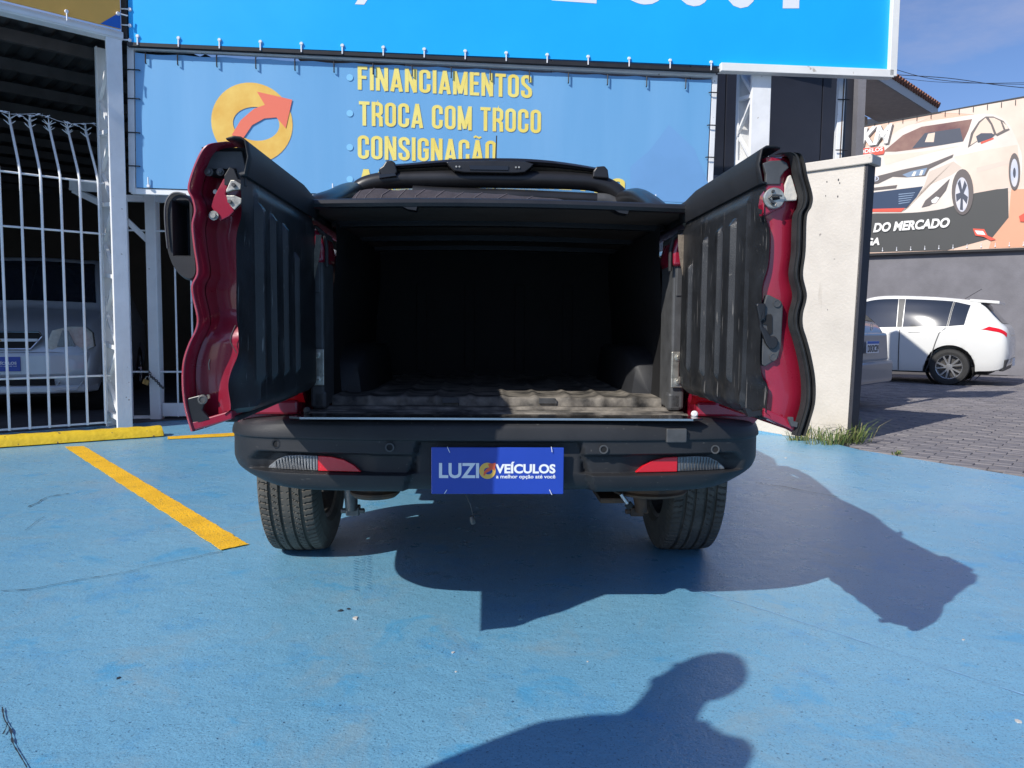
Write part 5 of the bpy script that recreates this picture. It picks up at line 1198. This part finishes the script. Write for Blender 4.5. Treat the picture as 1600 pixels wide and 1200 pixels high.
for s in (-1, 1):
    patch(S2, [(.16, .80), (.50, .80), (.50, 1.0), (.16, 1.0)], bcar, 'rear_window', 'glass', s, .006)
    patch(S2, [(.75, .575), (2.6, .575), (2.3, .755), (.80, .755)], bcar, 'side_window', 'glass', s, .006)
    patch(S2, [(.12, .60), (.50, .66), (.55, .77), (.20, .78)], bcar, 'tail_light', 'redlens', s, .008)
    MB().lathe((s*.862, .72, .31), (s, 0, 0), [(-.35, .358), (-.02, .358)], 40).build('wheel_arch', 'dark', bcar)
PB = .02
MB().prism([Vector((-.80, .06, .28)), Vector((-.74, -.06, .30)), Vector((.74, -.06, .30)), Vector((.80, .06, .28)), Vector((.84, .5, .28)), Vector((-.84, .5, .28))], (0, 0, .27)).build('rear_bumper', 'bluegrey', bcar, bevel=.04)
MB().prism([Vector((-.72, .02, .56)), Vector((-.68, -.012, .56)), Vector((.68, -.012, .56)), Vector((.72, .02, .56)), Vector((.74, .2, .56)), Vector((-.74, .2, .56))], (0, .03, .34)).build('tailgate', 'bluegrey', bcar, bevel=.03)
pl_ = MB().box((0, -.045, .735), (.40, .012, .14)).build('number_plate', 'whiteprint', bcar, bevel=.002)
MB().box((0, -.0525, .788), (.396, .003, .03)).build('plate_band', 'deepblue', pl_)
print_text('DIX3C39', Vector((-.185, -.0535, .675)), (1, 0, 0), (0, 0, 1), .37, .085, 'blacksteel', 'lettering', pl_, .03, world=False)
lg_ = MB().lathe((0, -.02, .97), (0, -1, 0), [(0, .045), (.006, .045), (.006, .036), (0, .036)], 20); lg_.bar((-.03, -.024, .965), (.03, -.024, .975), .012, .01); lg_.build('badge', 'chrome', bcar)
MB().box((0, 2, .25), (1.3, 3.4, .12)).build('underbody', 'dark', bcar)
carwheels(bcar, ((-.75, .72), (.75, .72), (-.75, 3.3), (.75, 3.3)))
# silver car behind the fence, front towards us
fr = at(0, 600, 8.0); scar = thing('silver_car', (-4.95, 7.38, 0), 'silver car parked nose out behind the white bar fence', 'car', R(19))
secs = [csec(0, .36, .56, .64, .52, .62, .50), csec(.06, .26, .62, .74, .70, .76, .62), csec(.20, .24, .70, .84, .78, .82, .66), csec(.45, .22, .80, .94, .81, .84, .70), csec(.9, .20, .90, 1.06, .82, .86, .72), csec(1.15, .2, .94, 1.14, .82, .86, .70), csec(1.75, .2, .97, 1.62, .82, .86, .60), csec(2.2, .2, .97, 1.70, .82, .86, .60), csec(3.4, .2, .97, 1.70, .82, .86, .60), csec(3.9, .22, .95, 1.40, .80, .85, .58), csec(4.05, .3, .8, .95, .7, .76, .5)]
S3 = carloft(secs)
carbody(S3, 0, 4.05, 90, 36, 'silver', scar, [(.78, .36), (3.3, .36)])
for s in (-1, 1):
    patch(S3, [(1.18, .80), (1.78, .80), (1.78, 1.0), (1.18, 1.0)], scar, 'windscreen', 'glass', s, .006)
    patch(S3, [(1.30, .575), (2.2, .575), (2.2, .75), (1.75, .75)], scar, 'side_window', 'glass', s, .006)
    hl = [(.40, .70), (.46, .86), (.60, .90), (.74, .90), (.80, .84), (.815, .70), (.74, .66), (.46, .665)]
    yy = lambda x: .012+.33*max(0, abs(x)-.38)**1.6
    o = MB().prism([Vector((s*x, yy(x)+.05*(z-.66), z)) for x, z in hl], (0, .10, 0)).build('headlight', 'headlight', scar, bevel=.006)
    MB().prism([Vector((s*.50, yy(.5)-.004, .70)), Vector((s*.55, yy(.55)-.004, .86)), Vector((s*.60, yy(.6)-.004, .86)), Vector((s*.66, yy(.66)-.004, .70))], (0, .02, 0)).build('reflector', 'clear', o, bevel=.004)
    b = MB().tube([(s*.52, .006, .36), (s*.46, -.004, .27), (s*.66, .01, .27), (s*.72, .03, .36)], .009, 6).build('fog_light_trim', 'silver', scar, smooth=True)
    MB().lathe((s*.862, .78, .31), (s, 0, 0), [(-.35, .358), (-.02, .358)], 40).build('wheel_arch', 'dark', scar)
MB().prism([Vector((-.84, .30, .40)), Vector((-.76, .05, .40)), Vector((-.45, -.035, .40)), Vector((.45, -.035, .40)), Vector((.76, .05, .40)), Vector((.84, .30, .40)), Vector((.84, .5, .40)), Vector((-.84, .5, .40))], (0, 0, .25)).build('front_bumper', 'silver', scar, bevel=.035)
MB().prism([Vector((-.82, .30, .24)), Vector((-.73, .06, .24)), Vector((-.45, -.02, .24)), Vector((.45, -.02, .24)), Vector((.73, .06, .24)), Vector((.82, .30, .24))], (0, 0, .08)).build('lower_lip', 'silver', scar, bevel=.02)
MB().box((0, .01, .355), (.95, .04, .06)).build('lower_intake', 'dark', scar)
gr = MB().prism([Vector((-.36, -.005, .84)), Vector((.36, -.005, .84)), Vector((.38, -.005, .80)), Vector((.28, -.01, .685)), Vector((-.28, -.01, .685)), Vector((-.38, -.005, .80))], (0, .05, 0)).build('grille', 'dark', scar, bevel=.004)
MB().bar((-.35, -.018, .765), (.35, -.018, .765), .02, .03).build('grille_bar', 'silver', gr, bevel=.004)
MB().tube([(-.36, -.012, .845), (.36, -.012, .845), (.385, -.012, .80), (.285, -.015, .68), (-.285, -.015, .68), (-.385, -.012, .80), (-.36, -.012, .845)], .008, 6).build('grille_surround', 'chrome', gr, smooth=True)
MB().prism([Vector((-.05, -.03, .775)), Vector((-.015, -.03, .775)), Vector((-.01, -.03, .79)), Vector((.02, -.03, .79)), Vector((.05, -.03, .755)), Vector((.012, -.03, .755)), Vector((.01, -.03, .742)), Vector((-.02, -.03, .742))], (0, .015, 0)).build('badge', 'brass', gr)
dpl = MB().box((0, -.045, .535), (.40, .01, .14)).build('dealer_plate', 'plateblue', scar, bevel=.002)
print_text('LUZI', Vector((-.18, -.0515, .515)), (1, 0, 0), (0, 0, 1), .12, .045, 'whiteprint', 'lettering', dpl, .028, world=False)
print_text('VEÍCULOS', Vector((-.01, -.0515, .53)), (1, 0, 0), (0, 0, 1), .18, .035, 'whiteprint', 'lettering', dpl, .035, world=False)
print_text('a melhor opção até você', Vector((-.01, -.0515, .508)), (1, 0, 0), (0, 0, 1), .18, .014, 'whiteprint', 'lettering', dpl, .02, world=False)
ring_local(-.035, -.0512, .537, .025, dpl)
MB().box((0, 2, .25), (1.3, 3.4, .12)).build('underbody', 'dark', scar)
carwheels(scar, ((-.75, .78), (.75, .78), (-.75, 3.3), (.75, 3.3)))
# ================================================================== billboard wall
Wd = Vector((.758, -.652, 0)).normalized(); Wn = Vector((-Wd.y, Wd.x, 0)); Wn = Wn if Wn.y < 0 else -Wn; WP = Vector((8.16, 18.0, 0))
def wb(u, v, k=0.0): return onplane(u, v, WP+Wn*k, Wn)
wl = thing('boundary_wall', WP, 'long grey plastered wall under the car billboard', 'wall')
W(wl, MB().prism([WP-Wd*6-Wn*.12, WP+Wd*9-Wn*.12, WP+Wd*9-Wn*.12+Vector((0, 0, 2.66)), WP-Wd*6-Wn*.12+Vector((0, 0, 2.66))], (-Wn.x*.2, -Wn.y*.2, 0)), 'wall_body', 'wallgrey')
W(wl, MB().prism([WP-Wd*6-Wn*.10+Vector((0, 0, 2.66)), WP+Wd*9-Wn*.10+Vector((0, 0, 2.66)), WP+Wd*9-Wn*.10+Vector((0, 0, 2.80)), WP-Wd*6-Wn*.10+Vector((0, 0, 2.80))], (-Wn.x*.2, -Wn.y*.2, 0)), 'top_course', 'dark')
bb = thing('billboard', WP+Vector((0, 0, 2.7)), 'large billboard printed with a white car above the grey wall', 'billboard')
def PM(name, c, r=.5): M[name] = mat(name, c, r, var=.03, vs=1); return name
M['p_peach'] = mat('p_peach', (.76, .48, .34), .5, col2=(.78, .60, .48), vs=.5); M['p_cream'] = mat('p_cream', (.80, .68, .56), .5, col2=(.72, .54, .44), vs=.8); PM('p_dark', (.065, .066, .064)); M['p_body'] = mat('p_body', (.80, .74, .66), .5, col2=(.70, .60, .52), vs=.9); PM('p_body2', (.66, .55, .46)); M['p_glass'] = mat('p_glass', (.14, .05, .055), .5, col2=(.34, .20, .15), vs=1.1); PM('p_glass2', (.06, .07, .10))
PM('p_line', (.13, .11, .105)); PM('p_navy', (.02, .045, .10)); PM('p_lamp', (.22, .30, .42)); PM('p_coral', (.75, .10, .06)); M['p_rim'] = mat('p_rim', (.45, .50, .62), .5, col2=(.7, .66, .66), vs=2.5); PM('p_white', (.85, .84, .80)); PM('p_sand', (.70, .36, .22)); PM('p_soft', (.76, .60, .48))
W(bb, MB().prism([wb(1300, 208), wb(1625, 149), wb(1625, 386), wb(1300, 398)], (-Wn.x*.03, -Wn.y*.03, 0)), 'billboard_sheet', 'p_peach')
_l = [0]
def pr(pts, m, name='car_print', lay=None):
    _l[0] += 1; k = .003+.0005*_l[0]
    W(bb, MB().add([wb(u, v, k) for u, v in pts], [tuple(range(len(pts)))]), name, m, fix=False)
pr([(1470, 176), (1625, 149), (1625, 300), (1560, 300), (1590, 240), (1560, 184), (1510, 178)], 'p_cream', 'print_background')
pr([(1385, 228), (1412, 200), (1450, 185), (1400, 192), (1380, 205)], 'p_soft', 'print_background')
pr([(1300, 338), (1425, 330), (1483, 315), (1500, 330), (1520, 300), (1547, 288), (1575, 290), (1576, 340), (1550, 372), (1480, 391), (1300, 396)], 'p_dark', 'print_background')
pr([(1550, 372), (1576, 340), (1580, 296), (1625, 294), (1625, 385), (1545, 388)], 'p_sand', 'print_background')
body = smoothpath([Vector((u, v, 0)) for u, v in [(1320, 245), (1345, 232), (1375, 224), (1408, 201), (1440, 191), (1517, 180), (1545, 178), (1566, 184), (1580, 200), (1590, 222), (1597, 245), (1594, 282), (1578, 293), (1545, 297), (1520, 303), (1488, 322), (1450, 330), (1405, 333), (1320, 333)]], 3)
pr([(p.x, p.y) for p in body], 'p_body')
pr([(1490, 245), (1530, 236), (1590, 226), (1594, 280), (1578, 292), (1522, 302), (1516, 275), (1500, 262)], 'p_cream')
pr([(1452, 268), (1490, 252), (1503, 262), (1486, 274), (1450, 290), (1432, 306), (1420, 324), (1410, 331), (1400, 331), (1418, 326), (1434, 308), (1444, 290)], 'p_body2')
pr([(1380, 243), (1440, 237), (1500, 228), (1440, 242), (1384, 258)], 'p_cream')
pr([(1526, 262), (1592, 246), (1592, 252), (1526, 270)], 'p_body2')
pr([(1380, 237), (1411, 211), (1440, 198), (1519, 186), (1513, 204), (1505, 221), (1440, 232), (1400, 237)], 'p_glass')
pr([(1425, 232), (1445, 208), (1500, 200), (1505, 221), (1470, 227)], 'p_glass2')
pr([(1445, 222), (1450, 209), (1461, 207), (1459, 222)], 'p_soft')
pr([(1512, 231), (1517, 208), (1529, 190), (1540, 182), (1552, 182), (1568, 189), (1578, 203), (1558, 213), (1556, 211), (1530, 219)], 'p_line')
pr([(1516, 227), (1521, 209), (1531, 192), (1540, 184), (1548, 195), (1553, 209), (1530, 218)], 'p_soft')
pr([(1557, 209), (1551, 194), (1545, 184), (1553, 184), (1563, 189), (1568, 203)], 'p_soft')
pr([(1571, 202), (1566, 190), (1573, 196), (1576, 201)], 'p_cream')
pr([(1525, 213), (1533, 208), (1550, 208), (1554, 212), (1545, 219), (1528, 223)], 'p_glass2'); pr([(1532, 222), (1552, 215), (1553, 217), (1533, 225)], 'p_coral')
pr([(1345, 290), (1345, 282), (1375, 274), (1410, 265), (1450, 257), (1490, 241), (1488, 246), (1452, 264), (1446, 275), (1416, 277), (1395, 276), (1372, 287)], 'p_line')
pr([(1410, 273), (1425, 267), (1449, 262), (1444, 273), (1418, 277)], 'p_lamp'); pr([(1424, 275), (1428, 268), (1432, 268), (1429, 275)], 'p_white'); pr([(1436, 274), (1439, 266), (1443, 266), (1440, 274)], 'p_white')
pr([(1340, 296), (1402, 289), (1400, 294), (1340, 300)], 'p_line')
pr([(1340, 303), (1362, 301), (1442, 291), (1432, 308), (1416, 325), (1340, 327)], 'p_navy')
for k in range(5): pr([(1404, 303+k*3.6), (1430-k*2, 300.5+k*3.6), (1429-k*2, 301.7+k*3.6), (1404, 304.4+k*3.6)], 'p_lamp')
pr([(1340, 327), (1414, 325), (1408, 331), (1340, 331)], 'p_coral')
pr([(1484, 279), (1478, 297), (1466, 312), (1452, 321), (1440, 324), (1446, 313), (1464, 298)], 'p_line'); pr([(1455, 313), (1463, 307), (1468, 309), (1462, 317), (1456, 317)], 'p_white')
el = lambda cx, cy, rx, ry, n=24: [(cx+rx*math.cos(6.283*k/n), cy+ry*math.sin(6.283*k/n)) for k in range(n)]
pr(el(1504, 300, 17, 36), 'p_line'); pr(el(1503, 304, 10.5, 27), 'p_rim')
for k in range(5):
    a = 6.283*k/5+.4; pr([(1503+1.5*math.cos(a+1.5), 304+4*math.sin(a+1.5)), (1503+9.5*math.cos(a+.25), 304+25*math.sin(a+.25)), (1503+9.5*math.cos(a-.25), 304+25*math.sin(a-.25)), (1503+1.5*math.cos(a-1.5), 304+4*math.sin(a-1.5))], 'p_glass2')
pr(el(1585, 268, 9, 29), 'p_line'); pr(el(1585, 270, 6, 22), 'p_rim'); pr(el(1585, 270, 2.2, 8), 'p_glass2')
pr(el(1367, 279, 6.5, 4.5, 16), 'p_rim', 'emblem_print'); pr(el(1367, 279, 4.8, 3, 16), 'p_line', 'emblem_print'); pr(el(1367, 278.3, 2, 3, 12), 'p_rim', 'emblem_print')
pr([(1520, 357), (1538, 358), (1543, 368), (1556, 374), (1548, 376), (1537, 370), (1524, 368)], 'p_coral'); pr([(1523, 360), (1536, 361), (1540, 367), (1527, 366)], 'p_white')
pr([(1592, 338), (1625, 318), (1625, 348), (1594, 346)], 'p_coral')
pr([(1330, 233), (1381, 229), (1382, 237), (1380, 241), (1330, 245)], 'p_coral', 'print_tag')
def wtext(s, u0, vb, u1, h_px, m, off, sh, name='lettering'):
    _l[0] += 1; k = .003+.0005*_l[0]; a = wb(u0, vb, k); w_ = (onplane(u1, vb, WP+Wn*k, Wn)-a); w_ = w_.dot(Wd); h = h_px*a.y/FPX
    print_text(s, a, Wd, (0, 0, 1), w_, h, m, name, bb, off, sh)
wtext('KM', 1345, 231, 1395, 28, 'p_line', .04, .25); wtext('KM', 1343, 229.5, 1392.5, 28, 'p_white', .04, .25)
wtext('MODELOS', 1336, 241.5, 1379, 6, 'p_white', .03, 0)
wtext('LINHA DO MERCADO', 1312, 367, 1483, 14, 'p_white', .045, .2)
wtext('CARGA', 1322, 386, 1374, 11.5, 'p_white', .045, .2)
fb = thing('billboard_support', wb(1345, 396, 0), 'thin dark steel frame around the car billboard', 'frame')
W(fb, MB().bar(wb(1300, 207, -.03), wb(1625, 148, -.03), .05, .05), 'top_tube', 'blacksteel'); W(fb, MB().bar(wb(1300, 400, -.03), wb(1625, 388, -.03), .05, .05), 'bottom_tube', 'blacksteel')
for i in range(12):
    u = 1345+22*i; v = 197-(u-1344)*.165; shared('tie', tieb_me, bb, MW[bb.name].inverted() @ wb(u, v+1, .01), frame_rot(Wn, (0, 0, -1)))
    shared('tie', tie_me, bb, MW[bb.name].inverted() @ wb(u+12, 395-(u-1344)*.04-2, .01), frame_rot(Wn, (0, 0, 1)))
# ================================================================== far house, sand wall, cables
E0 = at(1380, 128, 20); E1 = gnd(1463, 180, E0.z); ed = (E1-E0).normalized(); E0 = E0-ed*1.6; HZ = E0.z; en = Vector((-ed.y, ed.x, 0))
hs = thing('far_house', (E0.x+en.x*2, E0.y+en.y*2, 0), 'house with clay tile eaves rising behind the billboard', 'house')
W(hs, MB().prism([E0, E1, E1+en*1.5, E0+en*1.5], (0, 0, .05)), 'soffit', 'soffit')
W(hs, MB().bar(E0-en*.02+Vector((0, 0, .08)), E1-en*.02+Vector((0, 0, .08)), .04, .26), 'fascia', 'fascia')
W(hs, MB().bar(E1-ed*.0+Vector((0, 0, .1)), E1+en*3.0+Vector((0, 0, .1)), .04, .26), 'fascia', 'fascia')
q = E0+en*1.5; W(hs, MB().prism([Vector((q.x, q.y, 0)), Vector(((E1+en*1.5-ed*1.2).x, (E1+en*1.5-ed*1.2).y, 0)), Vector(((E1+en*6-ed*1.2).x, (E1+en*6-ed*1.2).y, 0)), Vector(((E0+en*6).x, (E0+en*6).y, 0))], (0, 0, HZ-.02)), 'house_wall', 'soffit')
b = MB(); L = (E1-E0).length; nT = int(L/.2)
for j in range(10):
    for i in range(nT):
        p = E0+ed*(i*.2+.1)-en*.10+Vector((0, 0, .24))+(en+Vector((0, 0, .42)))*(.34*j)
        b.tube([p, p+(en+Vector((0, 0, .46)))*.36], [.085, .075], 6, cap=True)
tag(W(hs, b, 'roof_tiles', 'tile', fix=False), kind='stuff')
W(hs, MB().prism([E0-en*.06+Vector((0, 0, .19)), E1-en*.06+Vector((0, 0, .19)), E1+en*3.3+Vector((0, 0, 1.58)), E0+en*3.3+Vector((0, 0, 1.58))], (0, 0, .03)), 'roof_deck', 'tile')
sw = thing('sand_wall', at(1592, 545, 19), 'small sand coloured wall with a vent grating behind the white hatchback', 'wall')
y_ = 19.0; a, c = at(1578, 549, y_), at(1640, 518, y_)
W(sw, MB().box(((a.x+c.x)/2, y_, .42), (c.x-a.x, .15, 1.0)), 'wall_body', 'sandwall')
for i in range(4):
    for j in range(3): W(sw, MB().box((a.x+.26+i*.09, y_-.08, .58+j*.09), (.055, .02, .055)), 'vent_hole', 'dark')
for (pts, r_, lb) in (([(1385, 104), (1450, 122), (1530, 130), (1640, 132)], .010, 'upper black cable sagging across the sky right of the blue sign'), ([(1385, 116), (1480, 122), (1560, 133), (1640, 141)], .012, 'lower black cable across the sky right of the blue sign'), ([(1385, 118), (1450, 127), (1530, 130), (1640, 128)], .007, 'thinnest black cable crossing the other two in the sky')):
    P = smoothpath([at(u, v, 26) for u, v in pts], 6); o_ = P[0].copy(); cb_ = MB().tube([p-o_ for p in P], r_, 5).build('overhead_cable', 'cable', None); cb_.location = o_; tag(cb_, lb, 'cable', 'cables across the sky')
# ================================================================== bystander just outside the frame, whose shadow falls on the floor
def skin(name, pts, edges, rad, m, parent, sub=2):
    me = bpy.data.meshes.new(name); me.from_pydata([tuple(p) for p in pts], edges, []); o = bpy.data.objects.new(name, me); COL.objects.link(o)
    md = o.modifiers.new('skin', 'SKIN'); md.use_smooth_shade = True
    for i, v in enumerate(me.skin_vertices[0].data):
        r = rad[i]; v.radius = (r, r) if not isinstance(r, tuple) else r
    me.skin_vertices[0].data[0].use_root = True
    s_ = o.modifiers.new('sub', 'SUBSURF'); s_.levels = s_.render_levels = sub
    me.materials.append(M[m]); o.parent = parent; return o
per = thing('person', (-.95, .36, 0), 'person in navy shirt and jeans leaning forward beside the photographer', 'person')
def pp_(x, y, z): return (x+.95, y-.36, z)
HC = Vector((-.862, .635, 1.545))
body = skin('body', [pp_(-.93, .44, 1.36), pp_(-.90, .52, 1.44), pp_(HC.x, HC.y-.02, HC.z-.07), pp_(HC.x, HC.y, HC.z+.01), pp_(HC.x, HC.y-.01, HC.z+.06),
     pp_(-.72, .42, 1.34), pp_(-.66, .44, 1.06), pp_(-.68, .50, .84), pp_(-.69, .52, .78),
     pp_(-1.15, .48, 1.36), pp_(-1.25, .44, 1.06), pp_(-1.22, .50, .84), pp_(-1.21, .52, .78)],
     [(0, 1), (1, 2), (2, 3), (3, 4), (0, 5), (5, 6), (6, 7), (7, 8), (0, 9), (9, 10), (10, 11), (11, 12)],
     [.09, .072, .08, .092, .076, .055, .043, .03, .034, .055, .043, .03, .034], 'skin', per)
for hx, hy, hz, dx, dy, dz in ((-.69, .52, .78, 0, .1, -1), (-1.21, .52, .78, .05, .1, -1)):
    d = Vector((dx, dy, dz)).normalized(); sx = d.orthogonal().normalized(); pts = [Vector(pp_(hx, hy, hz))]; ed_ = []; rad = [.028]
    for k, ln in enumerate((.060, .072, .078, .070)):
        bse = pts[0]+sx*(k-1.5)*.019+d*.035; i0 = len(pts); pts += [bse, bse+d*ln*.5+sx.cross(d)*.008, bse+d*ln+sx.cross(d)*.024]; rad += [.0105, .009, .0075]; ed_ += [(0, i0), (i0, i0+1), (i0+1, i0+2)]
    i0 = len(pts); pts += [pts[0]+sx*.04+d*.01, pts[0]+sx*.055+d*.04]; rad += [.011, .009]; ed_ += [(0, i0), (i0, i0+1)]
    skin('hand', pts, ed_, rad, 'skin', body, 1)
skin('shirt', [pp_(-.97, .37, .90), pp_(-.95, .39, 1.15), pp_(-.935, .43, 1.33), pp_(-.925, .47, 1.42), pp_(-.735, .42, 1.36), pp_(-.675, .455, 1.12), pp_(-1.135, .47, 1.37), pp_(-1.24, .445, 1.10)],
     [(0, 1), (1, 2), (2, 3), (2, 4), (4, 5), (2, 6), (6, 7)], [(.17, .12), (.16, .12), (.17, .12), (.095, .095), .085, .062, .085, .062], 'shirt', per)
skin('trousers', [pp_(-.97, .36, .97), pp_(-.86, .35, .84), pp_(-.85, .38, .48), pp_(-.85, .33, .10), pp_(-1.08, .34, .84), pp_(-1.10, .34, .48), pp_(-1.10, .28, .10)],
     [(0, 1), (1, 2), (2, 3), (0, 4), (4, 5), (5, 6)], [(.15, .12), .10, .072, .055, .10, .072, .055], 'jeans', per)
for x, y in ((-.85, .33), (-1.10, .28)): skin('shoe', [pp_(x, y-.03, .05), pp_(x+.01, y+.10, .04), pp_(x+.015, y+.18, .035)], [(0, 1), (1, 2)], [.05, .045, .035], 'rubber', per)
hr = MB(); rows = []
for i in range(9):
    a = math.pi*.62*i/8; rows.append([Vector(pp_(HC.x, HC.y-.018, HC.z+.03))+Vector((.098*math.sin(a)*math.cos(b_), .112*math.sin(a)*math.sin(b_)*(1 if math.sin(b_) < 0 else .75), .108*math.cos(a)+(.05*max(0, math.sin(b_))*math.sin(a)))) for b_ in [6.283*k/20 for k in range(21)]])
hr.grid(rows).build('hair', 'hair', body, smooth=True)
fc = lambda dx, dy, dz: Vector(pp_(HC.x+dx, HC.y+dy, HC.z+dz))
for s in (-1, 1):
    MB().lathe(fc(s*.032, .080, .0), (0, 1, 0), [(0, .012), (.006, .009), (.009, .001)], 10).build('eye', 'whiteprint', body, smooth=True)
    MB().lathe(fc(s*.090, -.01, -.01), (s, 0, 0), [(0, .028), (.012, .022), (.014, .001)], 10).build('ear', 'skin', body, smooth=True)
MB().prism([fc(-.014, .085, -.035), fc(.014, .085, -.035), fc(0, .115, -.030), ], (0, -.01, .05)).build('nose', 'skin', body, bevel=.004)
MB().box(fc(0, .082, -.062), (.045, .012, .010)).build('mouth', 'p_coral', body, bevel=.003)
